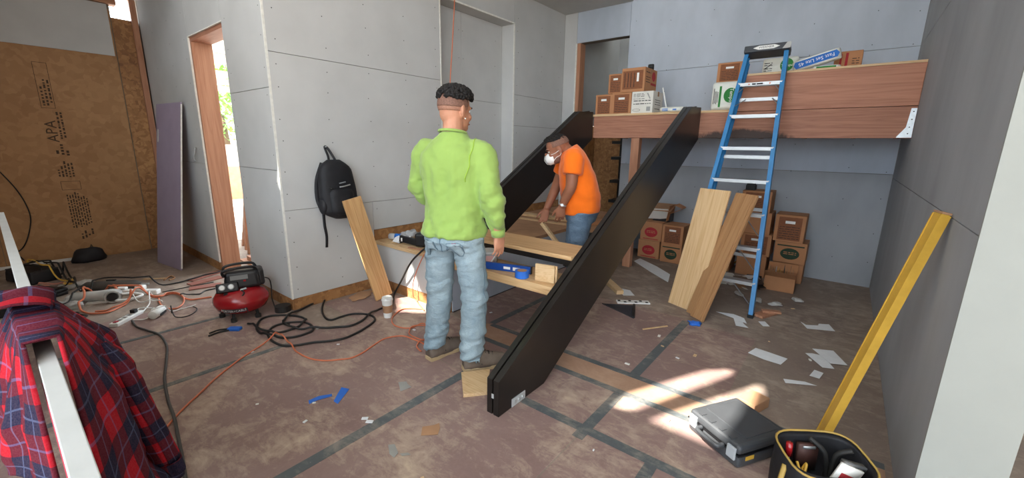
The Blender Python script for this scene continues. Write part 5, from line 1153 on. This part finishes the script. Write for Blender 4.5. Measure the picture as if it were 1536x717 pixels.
RV = .36
def drape(u, v):
    # v: 0 camera-side hem, RV ridge over the cap, 1 far hem ; u along the partition, bunched together at the top
    x = -1.80+u*.37; n1 = noise.noise(Vector((u*3, v*3, 1.5)))
    e = 1-u**3
    if v < RV:
        q = (RV-v)/RV
        z = .935-.30*q-.03*math.sin(u*4)*q; y = -.010-e*(.066*min(1, q*1.7)**.8+.016*q)
        x += (u-.5)*.16*q+.10*u*min(1, q*2)
        y += e*(math.sin(u*24+3*q+4*n1)*.018+.012*noise.noise(Vector((u*11, q*6, 4))))*min(1, q*2.2)
        y = min(y, -.004)
    else:
        q = (v-RV)/(1-RV)
        z = .938-.50*q+.05*(.5-u)*q; y = .046+e*(.100*min(1, q*3.2)**.7+.055*q)
        x += (u-.5)*.16*q+.05*q+.34*u*u*min(1, q*1.8)
        y += e*(math.sin(u*17+5*q+4*n1)*.020+.022*noise.noise(Vector((u*8, q*6, 9))))*min(1, q*2.4)
        y = max(y, .043)
    k = max(0, 1-abs(v-RV)/.10); z += k*(.012+.026*abs(noise.noise(Vector((u*7, v*14, 3)))))
    z += .014*noise.noise(Vector((u*9, v*9, 7)))
    x += .012*noise.noise(Vector((u*6, v*8, 2)))
    return Vector((x, y, z))
cloth('shirt_body', drape, 80, 120, .86, 1.0, shirt, sr, .008)
# a sleeve hanging down the far side, collar bunched at the top
def sleeve(u, v):
    a = u*2*PI; p = Vector((-1.60+.10*v, .125+.075*v, .84-.38*v)); r = (.060-.012*v)*min(1, .25+v*4)
    r *= 1+.24*noise.noise(Vector((math.cos(a)*1.5, math.sin(a)*1.5, v*6)))
    return p+Vector((math.cos(a)*r*1.25, math.sin(a)*r*.7, .25*math.cos(a)*r))
cloth('sleeve', sleeve, 32, 36, .40, .48, shirt, sr)
def cuff(u, v):
    a = u*2*PI; p = Vector((-1.498+.012*v, .201+.006*v, .462-.055*v)); r = (.049+.004*math.sin(a*3))*(1 if v < .8 else .8)
    return p+Vector((math.cos(a)*r*1.25, math.sin(a)*r*.75, .25*math.cos(a)*r))
cloth('cuff', cuff, 24, 6, .16, .05, shirt, sr)
def collar(u, v):
    a = v*PI*1.05; x = -1.84+.17*u
    return Vector((x+.02*math.sin(a), .0-.075*math.cos(a)-.02*u, .945+.034*math.sin(a)+.012*math.sin(u*9)+.010*noise.noise(Vector((u*6, v*4, 0)))))
cloth('collar', collar, 20, 14, .16, .18, shirt, sr)
part('button', MB().lathe([(.008, 0), (.008, .003), (.005, .004)], 12, (-1.74, -.052, .972), frame((1, 0, 0), (-.1, -.6, .8))), M_white, shirt)

# ================================================================== PEOPLE
def skin_mat(name, c):
    m = plain(name, c, .55, var=.10, scale=18, spec=.35); b = m.node_tree.nodes['Principled BSDF']
    b.inputs['Subsurface Weight'].default_value = .08; b.inputs['Subsurface Radius'].default_value = (.01, .004, .002); return m
M_skin1 = skin_mat('tan_skin', (196, 140, 112)); M_skin2 = skin_mat('brown_skin', (150, 98, 74))
M_hair = plain('black_hair', (24, 20, 19), .65, var=.3, scale=60, bump=.6, bscale=160)
M_fade = plain('faded_stubble', (122, 88, 74), .7, var=.35, scale=120)
def hivis(name, c, dirt):
    m, nt, b = nmat(name); vec = _coord(nt); n = _noise(nt, vec, 3.2, 6, .65, .8); n2 = _noise(nt, vec, 14, 4)
    k = _ramp(nt, n, [(.60, (0, 0, 0, 1)), (.74, (.42, .42, .42, 1))]); c0 = lin(c)
    base = _ramp(nt, n2, [(.3, tuple(x*.93 for x in c0[:3])+(1,)), (.7, c0)])
    nt.links.new(_mix(nt, k, base, lin(dirt)), b.inputs['Base Color']); b.inputs['Roughness'].default_value = .85; b.inputs['Specular IOR Level'].default_value = .15
    b.inputs['Sheen Weight'].default_value = .2
    _bump(nt, b, _noise(nt, _coord(nt, (1, 1, .5)), 22, 3, .5, 1), .25, .01); return m
M_lime = hivis('lime_shirt_cloth', (148, 176, 92), (104, 116, 72)); M_orng = hivis('orange_shirt_cloth', (255, 120, 30), (214, 96, 30))
def denim(name, c, w):
    m, nt, b = nmat(name); vec = _coord(nt); n = _noise(nt, _coord(nt, (3, 3, 1.2)), 2.4, 6, .6, .6); f = _noise(nt, vec, 300, 2)
    col = _ramp(nt, n, [(.3, lin(c)), (.72, lin(w))]); col = _mix(nt, .15, col, _ramp(nt, f, [(.3, (.12, .16, .2, 1)), (.7, (.7, .75, .8, 1))]))
    nt.links.new(col, b.inputs['Base Color']); b.inputs['Roughness'].default_value = .85; b.inputs['Specular IOR Level'].default_value = .15
    _bump(nt, b, _noise(nt, _coord(nt, (1.6, 1.6, 3.5)), 9, 4, .5, 1.4), .35, .02); return m
M_jean1 = denim('faded_denim', (112, 136, 148), (160, 178, 184)); M_jean2 = denim('mid_blue_denim', (62, 88, 116), (98, 124, 146))
M_stitch = plain('dark_seam', (98, 120, 134), .85); M_suede = plain('grey_brown_suede', (116, 102, 90), .85, var=.15, scale=20); M_sole = plain('tan_sole', (176, 152, 116), .8, var=.08)

def oring(c, ax, ay, rx, ry, n=24, pw=.85):
    return [Vector(c)+Vector(ax)*(math.copysign(abs(math.cos(2*PI*k/n))**pw, math.cos(2*PI*k/n))*rx)+Vector(ay)*(math.copysign(abs(math.sin(2*PI*k/n))**pw, math.sin(2*PI*k/n))*ry) for k in range(n)]
def trunk(mb, secs, n=24):
    """secs: (centre, yaw, tilt, rx, ry); tilt leans the ring's forward axis down"""
    rings = []
    for c, yaw, tilt, rx, ry in secs:
        R = Matrix.Rotation(yaw, 3, 'Z') @ Matrix.Rotation(-tilt, 3, 'X')
        rings.append(oring(c, R @ Vector((1, 0, 0)), R @ Vector((0, 1, 0)), rx, ry, n))
    mb.loft(rings)
def limb(mb, pts, rad, n=14, k=5):
    ps = spline(pts, k); m = len(pts); rr = []
    for i in range(len(ps)):
        t = i/k; a = min(int(t), m-2); f = t-a; rr.append(rad[a]*(1-f)+rad[a+1]*f)
    mb.tube(ps, rr, n)
def hand(mb, wrist, d, nrm, th, curl=.5, size=1.0, spread=.12):
    """palm and five fingers: d fingers' direction, nrm palm side, th thumb side"""
    d = Vector(d).normalized(); nrm = Vector(nrm); nrm = (nrm-d*nrm.dot(d)).normalized(); t = Vector(th); t = (t-d*t.dot(d)-nrm*t.dot(nrm)).normalized(); w = Vector(wrist); s = size
    rings = [oring(w+d*q*s, t, nrm, rx*s, ry*s, 16) for q, rx, ry in ((-.02, .027, .021), (.02, .034, .019), (.055, .041, .016), (.085, .041, .013), (.094, .036, .009))]
    mb.loft(rings)
    for i, (o, L) in enumerate(((.031, .072), (.0105, .08), (-.0105, .075), (-.031, .06))):
        base = w+d*(.086-.004*abs(i-1))*s+t*o*s; dd = (d+t*(o*spread*20)).normalized(); p = base; pts = [base-dd*.015*s, base]; ang = 0
        for j, f in enumerate((.45, .32, .23)):
            ang += curl*(.45, .75, .6)[j]*(1+.12*i); p = p+(dd*math.cos(ang)+nrm*math.sin(ang))*L*f*s; pts.append(p.copy())
        mb.tube(pts, [.0082*s, .0082*s, .0078*s, .0070*s, .0056*s], 10)
    b = w+d*.022*s+t*.028*s; dd = (d*.75+t*.6+nrm*.35).normalized(); p1 = b+dd*.04*s; dd2 = (d*.92+t*.22+nrm*.4).normalized(); p2 = p1+dd2*.03*s; p3 = p2+dd2*.022*s
    mb.tube([b-dd*.012*s, b, p1, p2, p3], [.014*s, .0135*s, .0105*s, .009*s, .0065*s], 10)
def head(mb, M, o):
    """M turns the head, o = chin level at the neck axis"""
    def e(c, r, Mx=None): mb.ell(Vector(o)+M @ Vector(c), r, 18, 12, M if Mx is None else M @ Mx)
    e((0, -.012, .135), (.076, .097, .088)); e((0, .026, .075), (.06, .066, .082)); e((0, .055, .022), (.036, .034, .028)); e((0, -.02, .09), (.068, .075, .07))
    e((0, .098, .088), (.012, .014, .026), Matrix.Rotation(-.35, 3, 'X')); e((0, .104, .074), (.017, .014, .011)); e((0, .075, .128), (.05, .022, .012))
    e((.034, .066, .078), (.022, .02, .022)); e((-.034, .066, .078), (.022, .02, .022)); e((0, .085, .043), (.022, .012, .011))
    for s in (-1, 1):
        e((s*.079, -.012, .098), (.009, .021, .034), Matrix.Rotation(s*.35, 3, 'Z') @ Matrix.Rotation(-.15, 3, 'X')); e((s*.075, .0, .072), (.008, .011, .012))
def headbits(person, M, o, eyes=True):
    for s in (-1, 1):
        p = Vector(o)+M @ Vector((s*.029, .073, .109)); ey = part('eye', MB().ell(p, (.011, .010, .007), 12, 8, M), M_white, person, world=False, smooth=True)
        part('iris', MB().ell(p+M @ Vector((0, .009, -.001)), (.005, .003, .005), 10, 6, M), M_hair, ey, world=False, smooth=True)
        part('eyebrow', MB().tube([Vector(o)+M @ Vector(q) for q in ((s*.012, .096, .126), (s*.032, .093, .131), (s*.052, .076, .126))], [.004, .0055, .003], 6), M_hair, person, world=False, smooth=True)
    part('mouth', MB().ell(Vector(o)+M @ Vector((0, .095, .043)), (.021, .006, .006), 12, 6, M), plain('lips', (150, 88, 80), .5) if 'lips' not in bpy.data.materials else bpy.data.materials['lips'], person, world=False, smooth=True)
def remeshed(name, mb, vox, mat, person, it=5, wr=None):
    me = remesh(mb, vox, it, .5, name)
    if wr: wrinkle(me, wr)
    me.materials.clear(); me.materials.append(mat)
    return put(name, me, mat, person)
def shoe(person, heel, ang, lift=0.0):
    R = rotz(ang)*1.10; o = Vector(heel)
    out = [(-.034, 0), (.034, 0), (.040, .06), (.036, .12), (.046, .19), (.044, .235), (.028, .27), (-.004, .282), (-.036, .262), (-.046, .215), (-.040, .14), (-.038, .06)]
    s = thing_part('shoe', person)
    part('sole', MB().prism([(R @ Vector((p[0], p[1], 0))).xy for p in out], .028, None, o), M_sole, s, world=False, bevel=.004)
    mb = MB(); rings = []
    for y, z0, w, h in ((.004, .02, .031, .095), (.04, .02, .038, .125), (.10, .02, .038, .115), (.15, .02, .041, .075), (.20, .02, .044, .062), (.245, .02, .038, .05), (.272, .02, .02, .035)):
        rings.append([o+R @ Vector((math.cos(a)*w, y, .024+max(0, math.sin(a))*h if math.sin(a) > 0 else .02)) for a in [PI*k/10 for k in range(11)]])
    part('upper', mb.loft(rings), M_suede, s, world=False, smooth=True)
    for i, y in enumerate((.11, .132, .154, .176)):
        z = .024+.093-.0*i-(y-.10)*.42; part('lace', MB().tube([o+R @ Vector((-.018, y, z-.002)), o+R @ Vector((0, y+.004, z+.006)), o+R @ Vector((.018, y, z-.002))], .003, 6), M_rub, s, world=False)
    part('seam', MB().tube([o+R @ Vector((.0375*c, .1+.0*c, .03)) if False else o+R @ Vector((c*.040, .105, .04+.06*(1-abs(c)))) for c in (-1, -.6, 0, .6, 1)], .002, 6), M_rub, s, world=False)
    return s
def thing_part(name, person):
    o = bpy.data.objects.new(name, None); COL.objects.link(o); o.parent = person; o.empty_display_size = .05; return o
def cloth_wr(amp, sx, sz, seed, focus=None):
    def f(c):
        v = noise.noise(Vector((c.x*sx+seed, c.y*sx, c.z*sz)))*.6+noise.noise(Vector((c.x*sx*2.1, c.y*sx*2.1+seed, c.z*sz*2.3)))*.4
        k = amp*(1 if focus is None else focus(c)); return v*k
    return f

# ---- the man in lime green, back to the camera ---------------------------
A1 = math.radians(13)
P1 = Vector((-1.845, 1.755, 0))
p1 = thing('person', 'person in lime long-sleeved shirt and faded jeans standing with back turned', 'person', P1, A1)
def L1(x, y, z=0): return Matrix.Rotation(-A1, 3, 'Z') @ (Vector((x, y, 0))-P1)+Vector((0, 0, z))
hR, tR, hL, tL = L1(-1.735, 1.70), L1(-1.60, 1.935), L1(-2.005, 1.645), L1(-1.985, 1.90)
angR = math.atan2(tR.y-hR.y, tR.x-hR.x)-PI/2; angL = math.atan2(tL.y-hL.y, tL.x-hL.x)-PI/2
aR = hR+Matrix.Rotation(angR, 3, 'Z') @ Vector((0, .065, .09)); aL = hL+Matrix.Rotation(angL, 3, 'Z') @ Vector((0, .065, .09))
tw = .12                                         # the shoulders turn a little further left than the hips
hipR, hipL = Vector((.095, -.01, .90)), Vector((-.095, -.01, .90))
knR, knL = (hipR+aR)/2+Vector((.01, .03, .02)), (hipL+aL)/2+Vector((-.01, .03, .02))
shR, shL = Vector((.180, .0, 1.365)), Vector((-.185, -.0, 1.37))
Rt = Matrix.Rotation(tw, 3, 'Z'); shR, shL = Rt @ shR, Rt @ shL
elR, wrR = Vector((.252, -.01, 1.115)), Vector((.262, .075, .885))
elL, wrL = Vector((-.27, .03, 1.13)), Vector((-.16, .25, 1.02))
Hm = Matrix.Rotation(-.26, 3, 'Z') @ Matrix.Rotation(-.06, 3, 'X')*1.06; Ho = Vector((-.005, .022, 1.492))
# body: one continuous surface
mb = MB()
trunk(mb, [((0, -.01, .80), 0, 0, .12, .09), ((0, -.01, .90), 0, 0, .155, .115), ((0, 0, 1.02), .04, 0, .15, .105), ((0, 0, 1.15), .08, 0, .16, .11), ((0, 0, 1.30), tw, 0, .185, .115), ((0, -.008, 1.37), tw, 0, .16, .09), ((0, -.01, 1.42), tw, 0, .10, .075), ((0, -.005, 1.47), tw, 0, .070, .066)])
limb(mb, [Vector((0, -.015, 1.44)), Vector((0, -.005, 1.50)), Vector((0, .0, 1.58))], [.072, .060, .056])
head(mb, Hm, Ho)
for s_, el, wr in ((shR, elR, wrR), (shL, elL, wrL)): limb(mb, [s_, el, wr], [.055, .045, .029])
for h_, k_, a_ in ((hipR, knR, aR), (hipL, knL, aL)): limb(mb, [h_, k_, a_, a_-Vector((0, -.01, .035))], [.088, .058, .038, .028])
hand(mb, wrR, (.05, .10, -1), (-.75, .25, 0), (.25, .95, 0), .45, 1.03)
hand(mb, wrL, (.45, .9, .1), (.3, 0, -1), (.8, -.4, 0), .5, 1.03)
remeshed('body', mb, .0055, M_skin1, p1, 3)
headbits(p1, Hm, Ho)
# jeans
mb = MB()
trunk(mb, [((0, -.018, .79), 0, 0, .155, .115), ((0, -.022, .845), 0, 0, .182, .145), ((0, -.018, .89), .02, 0, .172, .128), ((0, -.004, .97), .03, 0, .150, .105)])
for h_, k_, a_, sx in ((hipR, knR, aR, 1), (hipL, knL, aL, -1)):
    limb(mb, [h_+Vector((0, -.005, -.02)), h_*.62+k_*.38, k_, k_*.5+a_*.5, a_+Vector((0, -.01, .03)), a_+Vector((0, -.012, .004))], [.105, .098, .086, .080, .077, .076], 18)
def jw(c):
    k = .004
    if c.z < .30: k = .016*(1-c.z/.34)+.004
    if .38 < c.z < .58: k = .008
    if .72 < c.z < .84: k = .009
    return k
jeans = remeshed('jeans', mb, .009, M_jean1, p1, 5, lambda c: 1.7*jw(c)*(noise.noise(Vector((c.x*7, c.y*7, c.z*22-c.x*8)))+.5*noise.noise(Vector((c.x*15, c.y*15, c.z*40+3)))))
def patch(name, pts, parent, target, mat, off, n=8, th=.003):
    """a flat quad of cloth laid onto the garment under it"""
    a, b, c, d = [Vector(p) for p in pts]; me = bpy.data.meshes.new(name); vs = []; fs = []
    for j in range(n+1):
        for i in range(n+1): u, v = i/n, j/n; vs.append(a*(1-u)*(1-v)+b*u*(1-v)+c*u*v+d*(1-u)*v)
    for j in range(n):
        for i in range(n): q = j*(n+1)+i; fs.append((q, q+1, q+n+2, q+n+1))
    me.from_pydata(vs, [], fs); o = put(name, me, mat, parent, smooth=True)
    s = o.modifiers.new('lay', 'SHRINKWRAP'); s.target = target; s.offset = off; s.wrap_method = 'NEAREST_SURFACEPOINT'; s.wrap_mode = 'ABOVE_SURFACE'
    t = o.modifiers.new('thick', 'SOLIDIFY'); t.thickness = th; t.offset = 1
    return o
def seam(name, pts, parent, target, mat, r=.0025):
    ps = spline([Vector(p) for p in pts], 6); best = []
    for p in ps:
        ok, loc, nrm, _ = target.closest_point_on_mesh(p); best.append(loc+nrm*.0015)
    return part(name, MB().tube(best, r, 6), mat, parent, world=False, smooth=True)
for s in (1, -1):
    pk = [(s*.045, -.2, .858), (s*.15, -.17, .858), (s*.145, -.17, .745), (s*.05, -.2, .745)]
    po = patch('back_pocket', pk, jeans, jeans, M_jean1, .003)
    seam('pocket_stitch', [(s*.045, -.2, .858), (s*.045, -.2, .765), (s*.095, -.2, .735), (s*.15, -.17, .76), (s*.15, -.17, .858), (s*.045, -.2, .858)], jeans, jeans, M_stitch)
    seam('pocket_stitch', [(s*.05, -.2, .812), (s*.08, -.2, .80), (s*.098, -.2, .816), (s*.118, -.2, .80), (s*.148, -.17, .81)], jeans, jeans, M_stitch, .002)
    seam('side_seam', [(s*.2, -.0, .97), (s*.21, .0, .85), (s*.2, .0, .65), (s*.19, .0, .45), (s*.17, .02, .2)], jeans, jeans, M_stitch, .002)
seam('centre_seam', [(0, -.2, .97), (0, -.2, .90), (0, -.18, .83), (0, -.14, .78)], jeans, jeans, M_stitch, .003)
seam('yoke_seam', [(-.17, -.1, .945), (-.08, -.2, .925), (0, -.2, .915), (.08, -.2, .925), (.17, -.1, .945)], jeans, jeans, M_stitch, .002)
patch('red_tab', [(.085, -.2, .868), (.12, -.19, .868), (.12, -.19, .856), (.085, -.2, .856)], jeans, jeans, M_inkr, .003, 3)
shoe(p1, hR, angR); shoe(p1, hL, angL)
# shirt
mb = MB()
trunk(mb, [((0, -.014, .866), .02, 0, .198, .163), ((0, -.014, .895), .02, 0, .204, .168), ((0, -.006, .96), .04, 0, .186, .146), ((0, 0, 1.06), .06, 0, .182, .138), ((0, 0, 1.18), .09, 0, .194, .138), ((0, -.008, 1.29), tw, 0, .206, .142), ((0, -.012, 1.36), tw, 0, .192, .128), ((0, -.014, 1.405), tw, 0, .150, .108), ((0, -.014, 1.437), tw, 0, .112, .092), ((0, -.012, 1.468), tw, 0, .086, .080), ((0, -.010, 1.482), tw, 0, .078, .076)])
limb(mb, [shR*.62+Vector((0, -.01, .525)), shR, shR*.5+elR*.5+Vector((.006, 0, 0)), elR, elR*.5+wrR*.5+Vector((.006, -.008, 0)), wrR+Vector((0, 0, .035)), wrR+Vector((0, 0, -.004))], [.062, .076, .076, .069, .064, .052, .042], 18)
limb(mb, [shL*.62+Vector((0, -.01, .525)), shL, shL*.5+elL*.5+Vector((-.006, 0, 0)), elL, elL*.5+wrL*.5, wrL], [.062, .076, .076, .069, .062, .044], 18)
def sw(c):
    k = .004
    if c.z < .98: k = .0075
    if abs(c.x) > .2 and c.z < 1.2: k = .010
    if c.z > 1.2 and .13 < abs(c.x) < .24: k = .004
    return k
shirt1 = remeshed('shirt', mb, .009, M_lime, p1, 6, lambda c: 1.9*sw(c)*(noise.noise(Vector((c.x*7+c.z*4, c.y*7, c.z*9-abs(c.x)*14)))+.7*noise.noise(Vector((c.x*11+4, c.y*11, c.z*20-c.x*9)))+.35*noise.noise(Vector((c.x*30, c.y*30, c.z*44))))+(.006*math.sin((c.x+.05)*60)*max(0, 1-abs(c.z-1.2)/.2)*(1 if c.y < -.05 and abs(c.x) < .1 else 0)))
seam('shoulder_seam', [Rt @ Vector(q) for q in ((.15, -.16, 1.20), (.165, -.14, 1.29), (.160, -.10, 1.38), (.145, .0, 1.45))], shirt1, shirt1, plain('lime_seam', (150, 182, 66), .9), .003)
part('collar_rib', MB().tube([Vector((.080*math.cos(a), -.008+.078*math.sin(a), 1.482-.012*math.sin(a))) for a in [2*PI*k/24 for k in range(24)]], .008, 8, closed=True), M_lime, p1, world=False, smooth=True)
part('cuff', MB().tube([wrR+Vector((0, -.004, .03)), wrR+Vector((0, 0, -.015))], [.046, .041], 18), M_lime, p1, world=False, smooth=True)
# hair: curly top over a skin fade
def curls(person, M, o, c, r, zmin, n, sz, seed, lift=0.0, stretch=1.0):
    rnd = random.Random(seed); mb = MB().ell(Vector(o)+M @ Vector(c), (r[0]*.93, r[1]*.93, r[2]*.93), 24, 16, M)
    for v in mb.v:      # flat underside so the mass sits on the skull
        l = M.inverted() @ (v-Vector(o))-Vector(c)
        if l.z < zmin+.01: l.z = zmin+.01; v[:] = Vector(o)+M @ (l+Vector(c))
    k = 0
    while k < n:
        d = Vector((rnd.gauss(0, 1), rnd.gauss(0, 1), rnd.gauss(0, 1))).normalized(); p = Vector((d.x*r[0], d.y*r[1], d.z*r[2]))
        if p.z < zmin+rnd.uniform(-.004, .008): continue
        p.z += lift*max(0, p.y/r[1]); k += 1; q = sz*rnd.uniform(.7, 1.25)
        R = Matrix.Rotation(rnd.uniform(0, 6), 3, 'Z') @ Matrix.Rotation(rnd.uniform(-.8, .8), 3, 'X')
        mb.ell(Vector(o)+M @ (Vector(c)+p), (q, q*stretch, q*.8), 7, 5, M @ (R if stretch == 1.0 else Matrix.Rotation(rnd.uniform(-.3, .3), 3, 'Z') @ Matrix.Rotation(.35, 3, 'X')))
    return part('hair', mb, M_hair, person, world=False, smooth=True)
curls(p1, Hm, Ho, (0, -.004, .176), (.080, .101, .066), -.012, 520, .0115, 3, .010)
mb = MB().ell((0, 0, 0), (.0785, .0995, .0905), 40, 30)
mb.v = [Ho+Hm @ (Vector((0, -.0125, .135))+v) if v.y < .055 else Ho+Hm @ (Vector((0, -.0125, .135))+v*.93) for v in [Vector((q.x, q.y, max(q.z, -.016+.02*max(0, q.y*10)))) for q in mb.v]]
part('hair_fade', mb, M_fade, p1, world=False, smooth=True)
M_fade2 = plain('light_stubble', (158, 114, 94), .65, var=.25, scale=110)
mb = MB().ell((0, 0, 0), (.0775, .0985, .0895), 40, 30)
mb.v = [Ho+Hm @ (Vector((0, -.0125, .135))+(v if v.y < .045 else v*.93)) for v in [Vector((q.x, q.y, max(q.z, -.036+.03*max(0, q.y*10)))) for q in mb.v]]
part('hair_fade', mb, M_fade2, p1, world=False, smooth=True)
part('earring', MB().ell(Ho+Hm @ Vector((.083, .0, .062)), (.0045, .0045, .0045), 8, 6), M_inkw, p1, world=False, smooth=True)

# ---- the man in orange, bending to the left ------------------------------
A2 = math.radians(120.7); P2 = Vector((-1.80, 3.24, 0))
p2 = thing('person', 'person in orange t-shirt and white face mask bending over beside the far stringer', 'person', P2, A2)
hip2 = [Vector((s*.095, 0, .88)) for s in (1, -1)]; an2 = [Vector((.12, .02, .09)), Vector((-.12, -.03, .09))]; kn2 = [Vector((.11, .045, .48)), Vector((-.11, .03, .48))]
shR2, shL2 = Vector((.175, .14, 1.305)), Vector((-.185, .085, 1.315))
elL2, wrL2 = Vector((-.235, .095, 1.09)), Vector((-.19, .165, .915))
elR2, wrR2 = Vector((.22, .23, 1.04)), Vector((.14, .31, .835))
Hm2 = Matrix.Rotation(.10, 3, 'Z') @ Matrix.Rotation(-.38, 3, 'X')*1.04; Ho2 = Vector((0, .185, 1.282))
mb = MB()
trunk(mb, [((0, 0, .78), 0, 0, .13, .10), ((0, 0, .88), 0, 0, .16, .125), ((0, .01, 1.0), 0, .12, .165, .13), ((0, .04, 1.12), 0, .25, .17, .13), ((0, .08, 1.24), 0, .4, .18, .12), ((0, .105, 1.315), 0, .5, .185, .10), ((0, .12, 1.36), 0, .55, .12, .08), ((0, .135, 1.385), 0, .55, .07, .065)])
limb(mb, [Vector((0, .11, 1.33)), Vector((0, .15, 1.375)), Vector((0, .19, 1.40))], [.066, .06, .058]); head(mb, Hm2, Ho2)
for s_, el, wr in ((shR2, elR2, wrR2), (shL2, elL2, wrL2)): limb(mb, [s_, s_*.5+el*.5, el, el*.55+wr*.45, wr], [.062, .054, .047, .042, .030])
for h_, k_, a_ in zip(hip2, kn2, an2): limb(mb, [h_, k_, a_, a_-Vector((0, -.01, .035))], [.09, .06, .038, .028])
hand(mb, wrL2, (.05, .12, -1), (.8, .2, 0), (.1, 1, 0), .5, 1.0); hand(mb, wrR2, (-.1, .25, -1), (-.8, .1, 0), (0, 1, .2), .75, 1.0)
remeshed('body', mb, .0055, M_skin2, p2, 3); headbits(p2, Hm2, Ho2)
mb = MB()
trunk(mb, [((0, -.005, .77), 0, 0, .155, .13), ((0, -.01, .85), 0, 0, .18, .15), ((0, 0, .93), 0, .08, .178, .145), ((0, .01, .985), 0, .12, .172, .135)])
for h_, k_, a_ in zip(hip2, kn2, an2): limb(mb, [h_+Vector((0, 0, -.02)), h_*.6+k_*.4, k_, k_*.5+a_*.5, a_+Vector((0, 0, -.04))], [.108, .10, .083, .076, .078], 18)
remeshed('jeans', mb, .010, M_jean2, p2, 5, lambda c: .009*noise.noise(Vector((c.x*7, c.y*7, c.z*20))))
for a_, s in zip(an2, (1, -1)): shoe(p2, (a_.x, a_.y-.065, 0), -.12*s)
mb = MB()
trunk(mb, [((0, -.002, .845), 0, .10, .195, .168), ((0, .0, .88), 0, .10, .20, .175), ((0, .012, 1.0), 0, .16, .20, .172), ((0, .04, 1.12), 0, .26, .202, .163), ((0, .076, 1.24), 0, .4, .21, .142), ((0, .10, 1.315), 0, .5, .205, .118), ((0, .115, 1.362), 0, .55, .15, .095), ((0, .128, 1.392), 0, .55, .088, .08)])
limb(mb, [shR2*.75+Vector((0, .03, .33)), shR2, shR2*.45+elR2*.55], [.075, .088, .08], 18); limb(mb, [shL2*.75+Vector((0, .03, .33)), shL2, shL2*.42+elL2*.58], [.075, .088, .082], 18)
remeshed('shirt', mb, .010, M_orng, p2, 6, lambda c: (.009 if c.z < 1.05 else .005)*(noise.noise(Vector((c.x*6, c.y*6, c.z*12)))+.6*noise.noise(Vector((c.x*12, c.y*9, c.z*20+7)))))
part('wrist_watch', MB().lathe([(.033, -.008), (.035, -.008), (.035, .008), (.033, .008)], 18, wrL2+(elL2-wrL2).normalized()*.02, frame((1, 0, 0), elL2-wrL2)).lathe([(.012, 0), (.012, .008)], 12, wrL2+(elL2-wrL2).normalized()*.02+Vector((-.034, .005, 0)), frame((0, 1, 0), (-1, .1, .1))), M_alu, p2, world=False)
# mask
mb = MB(); rings = []
for j, (q, y) in enumerate(((1.0, .056), (1.0, .07), (.9, .092), (.68, .110), (.34, .121), (.05, .124))):
    rings.append([Ho2+Hm2 @ Vector((.056*q*math.cos(a), y, .052+.054*q*math.sin(a)*(1 if math.sin(a) > 0 else .95))) for a in [2*PI*k/24 for k in range(24)]])
mk = part('face_mask', mb.loft(rings), plain('white_mask', (236, 236, 234), .8, var=.03), p2, world=False, smooth=True)
part('mask_seam', MB().tube([Ho2+Hm2 @ Vector((0, y, z)) for y, z in ((.098, .10), (.118, .088), (.132, .055), (.12, .02), (.09, .003))], .002, 6), M_inkw, mk, world=False)
for s in (-1, 1):
    for z in (.085, .025):
        part('ear_strap', MB().tube(spline([Ho2+Hm2 @ Vector(q) for q in ((s*.05, .068, z), (s*.071, .035, z*.6+.035), (s*.083, -.005, .075+(z-.05)*.6), (s*.082, -.028, .10))]), .0025, 6), M_inkw, mk, world=False, smooth=True)
mb = MB().ell((0, 0, 0), (.0795, .1, .091), 44, 34)
mb.v = [Ho2+Hm2 @ (Vector((0, -.013, .136))+(v if v.y < .05 else v*.94)) for v in [Vector((q.x, q.y, max(q.z, -.005))) for q in mb.v]]
part('hair_fade', mb, M_fade, p2, world=False, smooth=True)
curls(p2, Hm2, Ho2, (0, -.006, .172), (.070, .086, .052), .008, 420, .007, 8, .016, 1.7)
part('beard', MB().ell(Ho2+Hm2 @ Vector((0, .035, .04)), (.059, .057, .045), 20, 12, Hm2), M_fade, p2, world=False, smooth=True)
# the stick in his right hand
Rm = Matrix.Rotation(A2, 3, 'Z'); hp = Rm @ (wrR2+Vector((-.02, .04, -.12)))+P2
e2 = Vector((hp.x+.20, hp.y+.06, hp.z-.24))
d = (e2-hp); solo('pine_batten', MB().obox((hp+e2)/2, (d.length, .05, .03), frame(d, (0, 0, 1))), M_pine, 'short pine batten held by the person in orange', 'wood batten', bevel=.002)
